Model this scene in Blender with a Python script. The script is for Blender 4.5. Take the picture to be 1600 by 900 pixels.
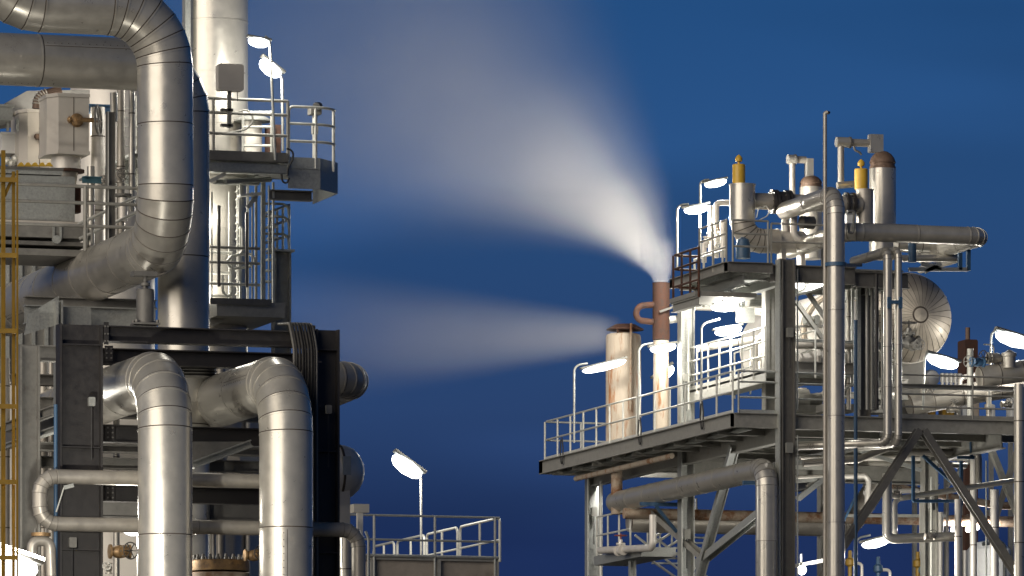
import bpy, math, random
from mathutils import Vector as V, Matrix
random.seed(7)
sc = bpy.context.scene
for o in list(bpy.data.objects): bpy.data.objects.remove(o)

# ---------------------------------------------------------------- camera
FP, HOR, TH = 10500.0, 1545.0, math.radians(17.15)   # focal length in photo pixels, horizon row, plant yaw
CAMZ = 1.7
cam_d = bpy.data.cameras.new('camera'); cam = bpy.data.objects.new('camera', cam_d); sc.collection.objects.link(cam)
cam_d.sensor_width = 36.0; cam_d.lens = FP/1600*36.0
cam_d.shift_y = (HOR-450)/1600.0
cam_d.clip_start = 1.0; cam_d.clip_end = 5000.0
cam.location = (0, 0, CAMZ); cam.rotation_euler = (math.pi/2, 0, -TH)
sc.camera = cam

# ---------------------------------------------------------------- sky, sun, exposure
SKY = 0.15
SUN_EL = math.radians(12.0)
w = bpy.data.worlds.new('World'); sc.world = w; w.use_nodes = True
nt = w.node_tree; nt.nodes.clear()
def N(t, typ, **k):
    n = t.nodes.new(typ)
    for a, b in k.items():
        if a == 'inp':
            for i, v in b.items(): n.inputs[i].default_value = v
        else: setattr(n, a, b)
    return n
sky = N(nt, 'ShaderNodeTexSky', sky_type='NISHITA', sun_disc=False)
sun_bearing = math.radians(17.15+180+38)
sky.sun_elevation = SUN_EL; sky.sun_rotation = sun_bearing
sky.air_density = 1.6; sky.dust_density = 0.3; sky.ozone_density = 6.0
tc = N(nt, 'ShaderNodeTexCoord')
mp = N(nt, 'ShaderNodeMapping'); mp.inputs['Scale'].default_value = (6, 6, 26)
nz = N(nt, 'ShaderNodeTexNoise', inp={'Scale': 1.5, 'Detail': 2.0, 'Roughness': 0.4})
rmp = N(nt, 'ShaderNodeMapRange', inp={1: 0.40, 2: 0.60, 3: 0.80, 4: 1.05}); rmp.interpolation_type = 'SMOOTHSTEP'
sep = N(nt, 'ShaderNodeSeparateXYZ')
# dusk colours by elevation (a dark cloud bank lies on the horizon), brightness from the sky model
rampc = N(nt, 'ShaderNodeValToRGB'); cr_ = rampc.color_ramp; cr_.interpolation = 'LINEAR'
stops = [(0.0, (.040,.092,.34)), (0.066, (.044,.102,.37)), (0.085, (.105,.255,.72)), (0.1186, (.092,.325,.90)), (0.145, (.066,.288,.83)), (0.6, (.066,.285,.83))]
while len(cr_.elements) < len(stops): cr_.elements.new(.5)
for e_, (p_, c_) in zip(cr_.elements, stops): e_.position = p_; e_.color = (*c_, 1)
bw_ = N(nt, 'ShaderNodeRGBToBW')
elev = N(nt, 'ShaderNodeMapRange', inp={1: 0.0, 2: 0.06, 3: .50, 4: .54}); elev.interpolation_type = 'SMOOTHSTEP'
m1 = N(nt, 'ShaderNodeMath', operation='MULTIPLY'); m2 = N(nt, 'ShaderNodeMath', operation='MULTIPLY')
mul = N(nt, 'ShaderNodeVectorMath', operation='SCALE')
bg = N(nt, 'ShaderNodeBackground', inp={'Strength': SKY}); wo = N(nt, 'ShaderNodeOutputWorld')
L = nt.links.new
L(tc.outputs['Generated'], mp.inputs[0]); L(mp.outputs[0], nz.inputs['Vector']); L(nz.outputs['Fac'], rmp.inputs[0])
L(tc.outputs['Generated'], sep.inputs[0]); L(sep.outputs[2], elev.inputs[0]); L(sep.outputs[2], rampc.inputs[0])
L(rmp.outputs[0], m1.inputs[0]); L(elev.outputs[0], m1.inputs[1])
L(sky.outputs[0], bw_.inputs[0]); L(bw_.outputs[0], m2.inputs[0]); L(m1.outputs[0], m2.inputs[1])
L(rampc.outputs[0], mul.inputs[0]); L(m2.outputs[0], mul.inputs['Scale'])
L(mul.outputs[0], bg.inputs[0]); L(bg.outputs[0], wo.inputs[0])

sun_d = bpy.data.lights.new('sun', 'SUN'); sun = bpy.data.objects.new('sun', sun_d); sc.collection.objects.link(sun)
sun_d.energy = 3.1; sun_d.angle = math.radians(55); sun_d.color = (1.0, 0.885, 0.72)
# direction towards the sun: bearing clockwise from +Y
sdir = V((math.sin(sun_bearing)*math.cos(SUN_EL), math.cos(sun_bearing)*math.cos(SUN_EL), math.sin(SUN_EL)))
sun.rotation_euler = sdir.to_track_quat('Z', 'Y').to_euler()

vs = sc.view_settings; vs.view_transform = 'Standard'; vs.look = 'None'; vs.gamma = 1.0; vs.exposure = 0.0
sc.render.engine = 'CYCLES'
cy = sc.cycles
cy.use_denoising = True; cy.max_bounces = 6; cy.diffuse_bounces = 3; cy.glossy_bounces = 4; cy.volume_bounces = 4
cy.transparent_max_bounces = 8; cy.sample_clamp_indirect = 4.0; cy.volume_step_rate = 1.0; cy.volume_max_steps = 256
try: cy.denoiser = 'OPENIMAGEDENOISE'; cy.denoising_input_passes = 'RGB_ALBEDO_NORMAL'
except Exception: pass

# ---------------------------------------------------------------- photo pixel -> place
CT, ST = math.cos(TH), math.sin(TH)
def ray(u, v): return V((ST*FP+CT*(u-800), CT*FP-ST*(u-800), HOR-v))
def F(u, v, y):            # the point of the plane y = const that the photo shows at (u, v)
    r = ray(u, v); t = y/r.y; return V((r.x*t, y, CAMZ+r.z*t))
def G(u, v, x):            # likewise for a plane x = const
    r = ray(u, v); t = x/r.x; return V((x, r.y*t, CAMZ+r.z*t))
def SC(u, y): return (CT*FP-ST*(u-800))/y     # photo pixels per metre there
def shift(p, dx=0, dy=0, dz=0): return V((p[0]+dx, p[1]+dy, p[2]+dz))

# ---------------------------------------------------------------- materials
M = {}
def mat(name, col, rough=.5, metal=0., var=.12, scale=6., bump=.0, col2=None, c2=(.52,.66), c2scale=2.5, stretch=(1,1,1), spec=.5, rvar=.1, bscale=40.):
    m = bpy.data.materials.new(name); m.use_nodes = True; t = m.node_tree; t.nodes.clear()
    out = N(t, 'ShaderNodeOutputMaterial'); p = N(t, 'ShaderNodeBsdfPrincipled')
    g = N(t, 'ShaderNodeNewGeometry'); mpg = N(t, 'ShaderNodeMapping'); mpg.inputs['Scale'].default_value = stretch
    t.links.new(g.outputs['Position'], mpg.inputs[0])
    n1 = N(t, 'ShaderNodeTexNoise', inp={'Scale': scale, 'Detail': 5.0, 'Roughness': .6}); t.links.new(mpg.outputs[0], n1.inputs['Vector'])
    oi = N(t, 'ShaderNodeObjectInfo')
    r1 = N(t, 'ShaderNodeMapRange', inp={1: .3, 2: .7, 3: 1-var, 4: 1+var}); t.links.new(n1.outputs['Fac'], r1.inputs[0])
    r2 = N(t, 'ShaderNodeMapRange', inp={1: 0, 2: 1, 3: 1-var*.7, 4: 1+var*.7}); t.links.new(oi.outputs['Random'], r2.inputs[0])
    mm = N(t, 'ShaderNodeMath', operation='MULTIPLY'); t.links.new(r1.outputs[0], mm.inputs[0]); t.links.new(r2.outputs[0], mm.inputs[1])
    sca = N(t, 'ShaderNodeVectorMath', operation='SCALE'); t.links.new(mm.outputs[0], sca.inputs['Scale'])
    if col2:
        n2 = N(t, 'ShaderNodeTexNoise', inp={'Scale': c2scale, 'Detail': 8.0, 'Roughness': .68}); t.links.new(mpg.outputs[0], n2.inputs['Vector'])
        r3 = N(t, 'ShaderNodeMapRange', inp={1: c2[0], 2: c2[1], 3: 0, 4: 1}); t.links.new(n2.outputs['Fac'], r3.inputs[0])
        mx = N(t, 'ShaderNodeMix', data_type='RGBA'); mx.inputs[6].default_value = (*col, 1); mx.inputs[7].default_value = (*col2, 1)
        t.links.new(r3.outputs[0], mx.inputs[0]); t.links.new(mx.outputs[2], sca.inputs[0])
        if metal:
            r4 = N(t, 'ShaderNodeMapRange', inp={1: 0, 2: 1, 3: metal, 4: .1}); t.links.new(r3.outputs[0], r4.inputs[0]); t.links.new(r4.outputs[0], p.inputs['Metallic'])
    else:
        sca.inputs[0].default_value = col; p.inputs['Metallic'].default_value = metal
    t.links.new(sca.outputs[0], p.inputs['Base Color'])
    r5 = N(t, 'ShaderNodeMapRange', inp={1: .3, 2: .7, 3: max(rough-rvar, .05), 4: min(rough+rvar, 1)}); t.links.new(n1.outputs['Fac'], r5.inputs[0])
    t.links.new(r5.outputs[0], p.inputs['Roughness'])
    p.inputs['Specular IOR Level'].default_value = spec
    if bump:
        n3 = N(t, 'ShaderNodeTexNoise', inp={'Scale': bscale, 'Detail': 3.0}); t.links.new(mpg.outputs[0], n3.inputs['Vector'])
        b = N(t, 'ShaderNodeBump', inp={'Strength': bump, 'Distance': .02}); t.links.new(n3.outputs['Fac'], b.inputs['Height']); t.links.new(b.outputs[0], p.inputs['Normal'])
    t.links.new(p.outputs[0], out.inputs['Surface']); M[name] = m; return m
def glow(name, col, s):
    m = bpy.data.materials.new(name); m.use_nodes = True; t = m.node_tree; t.nodes.clear()
    out = N(t, 'ShaderNodeOutputMaterial'); e = N(t, 'ShaderNodeEmission'); e.inputs[0].default_value = (*col, 1); e.inputs[1].default_value = s
    t.links.new(e.outputs[0], out.inputs[0]); M[name] = m
mat('cladding', (.44,.42,.375), .33, .56, .09, 3., .12, bscale=2.6, col2=(.30,.28,.255), c2=(.58,.84), c2scale=1.3, rvar=.07)
mat('cladding_dull', (.36,.335,.295), .44, .44, .10, 4., .11, bscale=3.0, col2=(.26,.24,.21), c2=(.53,.76), c2scale=1.8, rvar=.08)
mat('cladding_white', (.66,.63,.58), .50, .35, .08, 3., .06, bscale=12., col2=(.36,.31,.26), c2=(.60,.82), c2scale=1.5)
mat('sealant', (.07,.055,.045), .8)
mat('galvanized', (.36,.37,.35), .52, .55, .16, 22., .04, col2=(.24,.24,.22), c2=(.55,.75), c2scale=3.)
mat('grey_steel', (.27,.265,.24), .58, .25, .14, 8., .05, col2=(.20,.185,.16), c2=(.55,.75))
mat('dark_steel', (.13,.125,.115), .55, .2, .15, 7., .05, col2=(.09,.075,.06), c2=(.62,.8))
mat('black_steel', (.022,.020,.020), .5, .0, .15, 6., .06, col2=(.038,.03,.026), c2=(.60,.8))
mat('mid_steel', (.19,.185,.17), .58, .25, .14, 8., .05, col2=(.11,.10,.09), c2=(.55,.75))
mat('white_rail', (.50,.50,.46), .5, .3, .1, 9.)
mat('yellow_paint', (.27,.16,.014), .5, .0, .14, 8., .0, col2=(.16,.08,.02), c2=(.58,.78), c2scale=4.)
mat('amber_paint', (.56,.35,.04), .45, .0, .1, 5.)
mat('rust', (.058,.023,.013), .85, .0, .25, 14., .25, col2=(.035,.02,.015), c2=(.48,.66), c2scale=5.)
mat('rusty_white', (.40,.34,.27), .7, .0, .1, 5., .1, col2=(.26,.12,.05), c2=(.52,.62), c2scale=3., stretch=(1.6,1.6,.22))
mat('rusty_pipe', (.36,.29,.22), .7, .1, .15, 6., .15, col2=(.19,.085,.035), c2=(.46,.6), c2scale=2.2)
mat('vessel_beige', (.32,.285,.24), .5, .35, .12, 4., .1, bscale=6.)
mat('brown_dome', (.13,.085,.06), .6, .3, .2, 8., .1)
mat('blue_paint', (.035,.085,.16), .5, .0, .12)
mat('teal_paint', (.04,.10,.13), .5, .0, .12)
mat('bronze', (.30,.19,.09), .5, .6, .2, 12., .1, col2=(.10,.06,.035), c2=(.5,.7), c2scale=8.)
mat('concrete', (.25,.22,.185), .85, .0, .14, 4., .2, col2=(.16,.135,.11), c2=(.5,.7), c2scale=1.2)
mat('cream_box', (.46,.43,.385), .55, .15, .06, 2.5, .04, col2=(.33,.30,.26), c2=(.6,.8), c2scale=1.2)
mat('red_paint', (.25,.06,.035), .55, .0, .15)
mat('rubber', (.015,.015,.016), .6)
mat('cable', (.014,.013,.012), .7, .0, .3, 20.)
mat('ground', (.07,.068,.063), .9, .0, .2, .6, .3)
mat('white_cabinet', (.62,.62,.60), .5, .0, .06)
mat('housing', (.22,.22,.20), .5, .3, .1)
glow('tube_light', (.93, .98, 1.0), 7.0)
glow('flood_light', (1.0, .95, .88), 9.0)
glow('small_light', (1.0, .97, .92), 8.0)

# ---------------------------------------------------------------- geometry
def frame(d):
    d = d.normalized(); h = V((0,0,1)) if abs(d.z) < .95 else V((1,0,0))
    a = d.cross(h).normalized(); return a, a.cross(d).normalized()
def fillet(pts, R, n=6):
    pts = [V(p) for p in pts]; out = [pts[0]]
    for i in range(1, len(pts)-1):
        p = pts[i]; a = (pts[i-1]-p); b = (pts[i+1]-p); la, lb = a.length, b.length; a.normalize(); b.normalize()
        ang = math.acos(max(-1, min(1, a.dot(b))))
        if ang > math.pi-.02: out.append(p); continue
        r = R[i-1] if isinstance(R, (list, tuple)) else R
        t = min(r/math.tan(ang/2), la*.49 if i > 1 else la*.98, lb*.49 if i < len(pts)-2 else lb*.98); r = t*math.tan(ang/2)
        bis = (a+b).normalized(); c = p+bis*(r/math.sin(ang/2))
        s = p+a*t-c; e = p+b*t-c; tot = math.pi-ang; ax = s.cross(e).normalized()
        for k in range(n+1): out.append(c+Matrix.Rotation(tot*k/n, 3, ax) @ s)
    out.append(pts[-1]); return out
def rings(pts, n):
    """unit-radius ring offsets on the mitre planes of a polyline"""
    pts = [V(p) for p in pts]; ds = [(pts[i+1]-pts[i]).normalized() for i in range(len(pts)-1)]
    a, b = frame(ds[0]); out = []
    for i in range(len(pts)):
        d0 = ds[max(i-1, 0)]; d1 = ds[min(i, len(ds)-1)]
        if i > 0 and i < len(ds)+0 and i-1 >= 0 and i < len(ds):
            q = ds[i-1].rotation_difference(ds[i])
        else: q = None
        nb = (d0+d1).normalized()
        ring = []
        for k in range(n):
            t = 2*math.pi*k/n; o = a*math.cos(t)+b*math.sin(t)
            ring.append(o-d0*(o.dot(nb)/d0.dot(nb)))
        out.append(ring)
        if q is not None: a = q @ a; b = q @ b
    return pts, ds, out
def tube(pts, r, n=10, caps=True):
    pts, ds, rg = rings(pts, n); vs_ = []; fs = []
    for p, ring in zip(pts, rg): vs_ += [p+o*r for o in ring]
    for i in range(len(pts)-1):
        for k in range(n):
            k2 = (k+1) % n; fs.append((i*n+k, i*n+k2, (i+1)*n+k2, (i+1)*n+k))
    if caps: fs.append(tuple(range(n-1, -1, -1))); fs.append(tuple(range((len(pts)-1)*n, len(pts)*n)))
    return vs_, fs
def lathe(base, axis, prof, n=24, ang0=0):
    """prof: list of (distance along axis, radius)"""
    base = V(base); ax = V(axis).normalized(); a, b = frame(ax); vs_ = []; fs = []
    for (h, r) in prof:
        for k in range(n):
            t = 2*math.pi*k/n+ang0; vs_.append(base+ax*h+(a*math.cos(t)+b*math.sin(t))*max(r, 1e-4))
    for i in range(len(prof)-1):
        for k in range(n):
            k2 = (k+1) % n; fs.append((i*n+k, i*n+k2, (i+1)*n+k2, (i+1)*n+k))
    fs.append(tuple(range(n-1, -1, -1))); fs.append(tuple(range((len(prof)-1)*n, len(prof)*n)))
    return vs_, fs
def prism(p0, p1, prof, up):
    """extrude a 2D profile (side, up) from p0 to p1"""
    p0, p1, up = V(p0), V(p1), V(up); d = (p1-p0).normalized(); s = d.cross(up).normalized(); u = s.cross(d).normalized(); n = len(prof)
    vs_ = [p0+s*a+u*b for a, b in prof]+[p1+s*a+u*b for a, b in prof]
    fs = [(k, (k+1) % n, n+(k+1) % n, n+k) for k in range(n)]+[tuple(range(n-1, -1, -1)), tuple(range(n, 2*n))]
    return vs_, fs
Z = V((0,0,1)); X = V((1,0,0)); Y = V((0,1,0))
def bar(p0, p1, w_, h_, up=Z):
    return prism(p0, p1, [(-w_/2,-h_/2),(w_/2,-h_/2),(w_/2,h_/2),(-w_/2,h_/2)], up)
def hbeam(p0, p1, w_, h_, tw=.02, tf=.03, up=Z):
    a, b = w_/2, h_/2; t = tw/2
    return prism(p0, p1, [(-a,-b),(a,-b),(a,-b+tf),(t,-b+tf),(t,b-tf),(a,b-tf),(a,b),(-a,b),(-a,b-tf),(-t,b-tf),(-t,-b+tf),(-a,-b+tf)], up)
def channel(p0, p1, w_, h_, t=.02, up=Z):
    return prism(p0, p1, [(0,-h_/2),(w_,-h_/2),(w_,-h_/2+t),(t,-h_/2+t),(t,h_/2-t),(w_,h_/2-t),(w_,h_/2),(0,h_/2)], up)
def box(x0, x1, y0, y1, z0, z1, bev=0.):
    c = [V((x, y, z)) for z in (z0, z1) for y in (y0, y1) for x in (x0, x1)]
    if not bev: return c, [(0,2,3,1),(4,5,7,6),(0,1,5,4),(1,3,7,5),(3,2,6,7),(2,0,4,6)]
    b = bev; prof = [(x0+b,z0),(x1-b,z0),(x1,z0+b),(x1,z1-b),(x1-b,z1),(x0+b,z1),(x0,z1-b),(x0,z0+b)]
    n = 8; vs_ = [V((x, y0, z)) for x, z in prof]+[V((x, y1, z)) for x, z in prof]
    return vs_, [(k, (k+1) % n, n+(k+1) % n, n+k) for k in range(n)]+[tuple(range(n)), tuple(range(2*n-1, n-1, -1))]
def torus(c, axis, R, r, n=24, m=6):
    a, b = frame(V(axis)); ax = V(axis).normalized(); vs_ = []; fs = []
    for i in range(n):
        t = 2*math.pi*i/n; e = a*math.cos(t)+b*math.sin(t)
        for j in range(m):
            s = 2*math.pi*j/m; vs_.append(V(c)+e*(R+r*math.cos(s))+ax*(r*math.sin(s)))
    for i in range(n):
        for j in range(m):
            fs.append((i*m+j, ((i+1) % n)*m+j, ((i+1) % n)*m+(j+1) % m, i*m+(j+1) % m))
    return vs_, fs

# ---------------------------------------------------------------- objects
COL = sc.collection
def mesh_obj(name, geo, m, smooth=True, loc=(0,0,0)):
    me = bpy.data.meshes.new(name); loc = V(loc)
    me.from_pydata([tuple(V(p)-loc) for p in geo[0]], [], [tuple(f) for f in geo[1]])
    ms = m if isinstance(m, (list, tuple)) else [m]
    for k in ms: me.materials.append(M[k] if isinstance(k, str) else k)
    if len(geo) > 2: me.polygons.foreach_set('material_index', geo[2])
    if smooth:
        me.polygons.foreach_set('use_smooth', [True]*len(me.polygons)); me.set_sharp_from_angle(angle=math.radians(32))
    me.update(); o = bpy.data.objects.new(name, me); COL.objects.link(o); return o
class T:
    def __init__(s, name, label, cat, loc, group=None, kind=None):
        s.o = bpy.data.objects.new(name, None); COL.objects.link(s.o); s.loc = V(loc); s.o.location = s.loc
        s.o['label'] = label; s.o['category'] = cat; s.o.empty_display_size = .2
        if group: s.o['group'] = group
        if kind: s.o['kind'] = kind
    def add(s, name, geo, m, parent=None, smooth=True, label=None):
        o = mesh_obj(name, geo, m, smooth, s.loc); o.parent = parent or s.o
        if label: o['label'] = label
        return o
def solo(name, label, cat, geo, m, group=None, kind=None, smooth=True):
    c = sum((V(p) for p in geo[0]), V())/len(geo[0]); c.z = min(p[2] for p in geo[0])
    o = mesh_obj(name, geo, m, smooth, c); o.location = c; o['label'] = label
    if kind != 'structure': o['category'] = cat
    if group: o['group'] = group
    if kind: o['kind'] = kind
    return o

def clad(name, label, pts, r, m='cladding', R=None, seg=1.6, gores=6, n=36, cat='pipe', first=None, group=None, groove=.024):
    """sheet-metal clad pipe: one object per cladding section, mitred gores round the bends, sealant grooves between"""
    pts = [V(p) for p in pts]; R = R or 2.1*r
    line = fillet(pts, R, gores); full = [line[0]]
    for i in range(len(line)-1):
        a, b = line[i], line[i+1]; l = (b-a).length
        if l > seg*1.3:
            k = max(2, round(l/seg))
            for q in range(1, k): full.append(a+(b-a)*((q+random.uniform(-.12,.12))/k))
        full.append(b)
    th = T(name, label, cat, pts[0] if pts[0].z < pts[-1].z else pts[-1], group)
    P, ds, rg = rings(full, n)
    for i in range(len(P)-1):
        d = ds[i]; l = (P[i+1]-P[i]).length; vs_ = []; fs = []; mi = []
        g = min(groove, l*.2)
        lay = [(0, g, -.012), (0, g, 0), (1, -.035, 0), (1, -.035, .009), (1, 0, .009), (1, 0, -.012)]
        lay = [(0, 0, -.012)]+lay
        for (e, off, dr) in lay:
            for o in rg[i+e]:
                vs_.append(P[i+e]+o*(r+dr)+d*off)
        for j in range(len(lay)-1):
            for k in range(n):
                k2 = (k+1) % n; fs.append((j*n+k, j*n+k2, (j+1)*n+k2, (j+1)*n+k)); mi.append(1 if j in (0, 1) else 0)
        if i == 0: fs.append(tuple(range(n-1, -1, -1))); mi.append(0)
        if i == len(P)-2: fs.append(tuple(range((len(lay)-1)*n, len(lay)*n))); mi.append(0)
        sec = th.add('cladding_section', (vs_, fs, mi), [m, 'sealant'])
        if l > .5 and r > .2:     # lengthwise lap seam with its rivet strip
            k = random.randrange(n); o0 = rg[i][k]; o1 = rg[i+1][k]
            th.add('lap_seam', bar(P[i]+o0*(r+.002)+d*.04, P[i+1]+o1*(r+.002)-d*.05, .035, .009, up=(o0+o1)/2), m, sec, smooth=False)
            th.add('seam_gap', bar(P[i]+o0*(r+.002)+d*.04+d.cross(o0)*.024, P[i+1]+o1*(r+.002)-d*.05+d.cross(o0)*.024, .008, .004, up=(o0+o1)/2), 'sealant', sec, smooth=False)
            if r > .4:
                A_ = P[i]+o0*(r+.004)+d*.1-d.cross(o0)*.05; B_ = P[i+1]+o1*(r+.004)-d*.12-d.cross(o0)*.05; nr = int((B_-A_).length/.14); rv = []; rf_ = []; e1 = d*.013; e2 = d.cross(o0).normalized()*.013
                for q in range(nr+1):
                    c_ = A_.lerp(B_, q/max(nr, 1)); b_ = len(rv); rv += [c_-e1, c_-e2, c_+e1, c_+e2, c_+o0.normalized()*.012]; rf_ += [(b_, b_+1, b_+4), (b_+1, b_+2, b_+4), (b_+2, b_+3, b_+4), (b_+3, b_, b_+4)]
                th.add('rivet_row', (rv, rf_), 'sealant', sec, smooth=False)['kind'] = 'stuff'
    return th
def pipe(name, label, pts, r, m='cladding_dull', R=None, n=14, cat='pipe', flanges=(), group=None, bands=0, gores=6):
    pts = [V(p) for p in pts]
    th = T(name, label, cat, min(pts, key=lambda p: p.z), group)
    th.add('pipe_run', tube(fillet(pts, R or 2.2*r, gores), r, n), m)
    for (i, f) in flanges:      # segment index, fraction
        p = pts[i].lerp(pts[i+1], f); d = (pts[i+1]-pts[i]).normalized()
        th.add('flange', lathe(p-d*.05, d, [(0, r*1.55), (.1, r*1.55)], 16), m)
    for i in range(len(pts)-1):
        l = (pts[i+1]-pts[i]).length
        if bands and l > bands*1.5:
            k = int(l/bands); d = (pts[i+1]-pts[i]).normalized()
            for q in range(1, k+1):
                p = pts[i].lerp(pts[i+1], (q-.4)/k)
                th.add('seam_band', lathe(p, d, [(0, r*1.03), (.025, r*1.03)], n), 'sealant')
    return th
def railing(name, label, pts, h=1.1, m='galvanized', step=1.5, r=.024, rails=(1.1, .58), toe=.0, group=None, closed_ends=True):
    pts = [V(p) for p in pts]; th = T(name, label, 'railing', pts[0], group)
    for q in rails:
        th.add('top_rail' if q == max(rails) else 'mid_rail', tube(fillet([p+Z*q*h/1.1 for p in pts], .18, 4), r, 8), m)
    for i in range(len(pts)-1):
        a, b = pts[i], pts[i+1]; l = (b-a).length; k = max(1, round(l/step))
        for q in range(k+1):
            if q == 0 and i > 0: continue
            p = a.lerp(b, q/k); th.add('post', tube([p-Z*.15, p+Z*(h*max(rails)/1.1-.0)], r*1.05, 8), m)
        if toe: th.add('toe_board', bar(a+Z*toe/2, b+Z*toe/2, .012, toe), m, smooth=False)
    return th
def wheel(th, c, axis, R, m='dark_steel', parent=None):
    w_ = th.add('handwheel', torus(c, axis, R, R*.08, 24, 6), m, parent); a, b = frame(V(axis))
    for k in range(3):
        e = (a*math.cos(k*math.pi/3)+b*math.sin(k*math.pi/3))*R
        th.add('spoke', tube([V(c)-e, V(c)+e], R*.06, 6), m, w_)
    return w_
def valve(name, label, c, axis, stem, s, m='bronze', wm='dark_steel', group=None):
    c = V(c); ax = V(axis).normalized(); st = V(stem).normalized()
    th = T(name, label, 'valve', c, group)
    th.add('body', lathe(c-ax*s, ax, [(0,s*.45),(.25*s,s*.45),(.55*s,s*.62),(s,s*.7),(1.45*s,s*.62),(1.75*s,s*.45),(2*s,s*.45)], 18), m)
    for e in (-1, 1): th.add('flange', lathe(c+ax*(e*s)-ax*.12*s, ax, [(0,s*.75),(.24*s,s*.75)], 18), m)
    th.add('bonnet', lathe(c, st, [(0,s*.5),(.75*s,s*.42),(.8*s,s*.65),(1.0*s,s*.65),(1.05*s,s*.3),(1.5*s,s*.22)], 16), m)
    for k in range(6):
        a, b = frame(st); e = (a*math.cos(k*math.pi/3)+b*math.sin(k*math.pi/3))*s*.55
        th.add('bolt', tube([c+st*.72*s+e, c+st*1.14*s+e], s*.07, 6), 'dark_steel')
    th.add('stem', tube([c+st*1.4*s, c+st*2.3*s], s*.09, 8), wm)
    wheel(th, c+st*2.05*s, st, s*.85, wm); return th
def bulb(th, p, watts, col=(.95, .98, 1.0), size=.1):
    """the lamp's own light, just outside its diffuser"""
    ld = bpy.data.lights.new('lamp_light', 'POINT'); ld.energy = watts*.38; ld.color = col; ld.shadow_soft_size = size
    lo = bpy.data.objects.new('lamp_light', ld); COL.objects.link(lo); lo.parent = th.o; lo.location = V(p)-th.loc; return lo
def tube_lamp(label, p0, p1, r=.12, pole=None, group='tube lamps on the platforms', glowm='tube_light', pole_m='galvanized', watts=700., boff=None):
    """a long luminaire: clear diffuser below, housing above, optional gooseneck pole"""
    p0, p1 = V(p0), V(p1); d = (p1-p0).normalized(); L_ = (p1-p0).length
    th = T('tube_lamp', label, 'lamp', pole[-1] if pole else p0, group)
    s = d.cross(Z).normalized(); u = s.cross(d).normalized()
    dif = []
    for (t, q) in [(0,.12),(.05,.52),(.18,.84),(.5,1.05),(.82,.84),(.95,.52),(1,.12)]:
        for k in range(13):
            a = math.radians(150+240*k/12); dif.append(p0+d*(t*L_)+s*(math.cos(a)*r*q)+u*(math.sin(a)*r*q))
    fs = [(i*13+k, i*13+k+1, (i+1)*13+k+1, (i+1)*13+k) for i in range(6) for k in range(12)]+[(i*13+12, i*13, (i+1)*13, (i+1)*13+12) for i in range(6)]+[tuple(range(12,-1,-1)), tuple(range(78, 91))]
    th.add('diffuser', (dif, fs), glowm)
    th.add('housing', prism(p0-d*.04, p1+d*.04, [(-r*.55,r*.42),(r*.55,r*.42),(r*.6,r*.62),(r*.4,r*.85),(-r*.4,r*.85),(-r*.6,r*.62)], u), 'housing', smooth=False)
    if pole: th.add('pole', tube(fillet(pole, .28, 5), .03, 8), pole_m)
    bulb(th, (p0+p1)/2+(V(boff) if boff else -u*(r+.16)), watts, (1,.95,.84), .14)
    return th
# ================================================================ setting
g_ = solo('ground', '', '', ([V((-600,-40,0)),V((1200,-40,0)),V((1200,1800,0)),V((-600,1800,0))], [(0,1,2,3)]), 'ground', kind='structure', smooth=False)
g_['label'] = 'dark paved ground of the plant below the picture'

# ================================================================ left unit
YL = 134.0
def down(p, z=0.0): return V((p[0], p[1], z))

# --- black portal frame in front
p = F(126, 900, YL); pf = T('portal_frame', 'black steel portal frame standing behind the two clad riser pipes', 'steel frame', (p.x, YL, 0))
for (u0, u1, yy, vt) in ((94, 161, YL, 505), (494, 531, YL, 514)):
    a = F(u0, vt, yy); b = F(u1, vt, yy); xc = (a.x+b.x)/2
    c_ = pf.add('column', hbeam(V((xc, yy+.2, 0)), V((xc, yy+.2, a.z)), .4, b.x-a.x, .03, .045, up=X), 'black_steel', smooth=False)
    for k in range(5):
        z = a.z-.42-k*2.1
        pf.add('stiffener', box(a.x+.05, b.x-.05, yy+.02, yy+.18, z-.012, z+.012), 'black_steel', c_, smooth=False)
def beamx(th, u0, u1, v0, v1, y, m, w_=.3, name='beam', tf=.025):
    a = F(u0, v0, y); b = F(u0, v1, y); c = F(u1, v0, y); h = a.z-b.z; z = a.z-h/2
    return th.add(name, hbeam(V((a.x, y+w_/2, z)), V((c.x, y+w_/2, z)), w_, h, .018, tf), m, smooth=False)
beamx(pf, 161, 494, 508, 533, YL, 'black_steel', .36)
beamx(pf, 150, 500, 543, 568, YL+3.0, 'black_steel', .36)
for (u, vt) in ((140, 540), (505, 545)):
    a = F(u, vt, YL+3); pf.add('column', hbeam(V((a.x, YL+3.4, 0)), V((a.x, YL+3.4, a.z)), .3, .5, .03, .04, up=X), 'black_steel', smooth=False)
for (v0, v1) in ((663, 690), (757, 783)):
    beamx(pf, 161, 494, v0, v1, YL+1.2, 'black_steel', .3)
for (u_, v_) in ((166, 520), (489, 525)):   # bolted end plates where the front beam meets the columns
    q = F(u_, v_, YL-.02); pt = pf.add('end_plate', box(q.x-.05, q.x+.05, YL-.03, YL-.005, q.z-.24, q.z+.22), 'black_steel', smooth=False)
    for k in range(6): pf.add('bolt', lathe(V((q.x+(-.03 if k % 2 else .03), YL-.03, q.z-.17+.15*(k//2))), -Y, [(0,.02),(.03,.02)], 6), 'dark_steel', pt)
a = F(480, 515, YL-.1)
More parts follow.
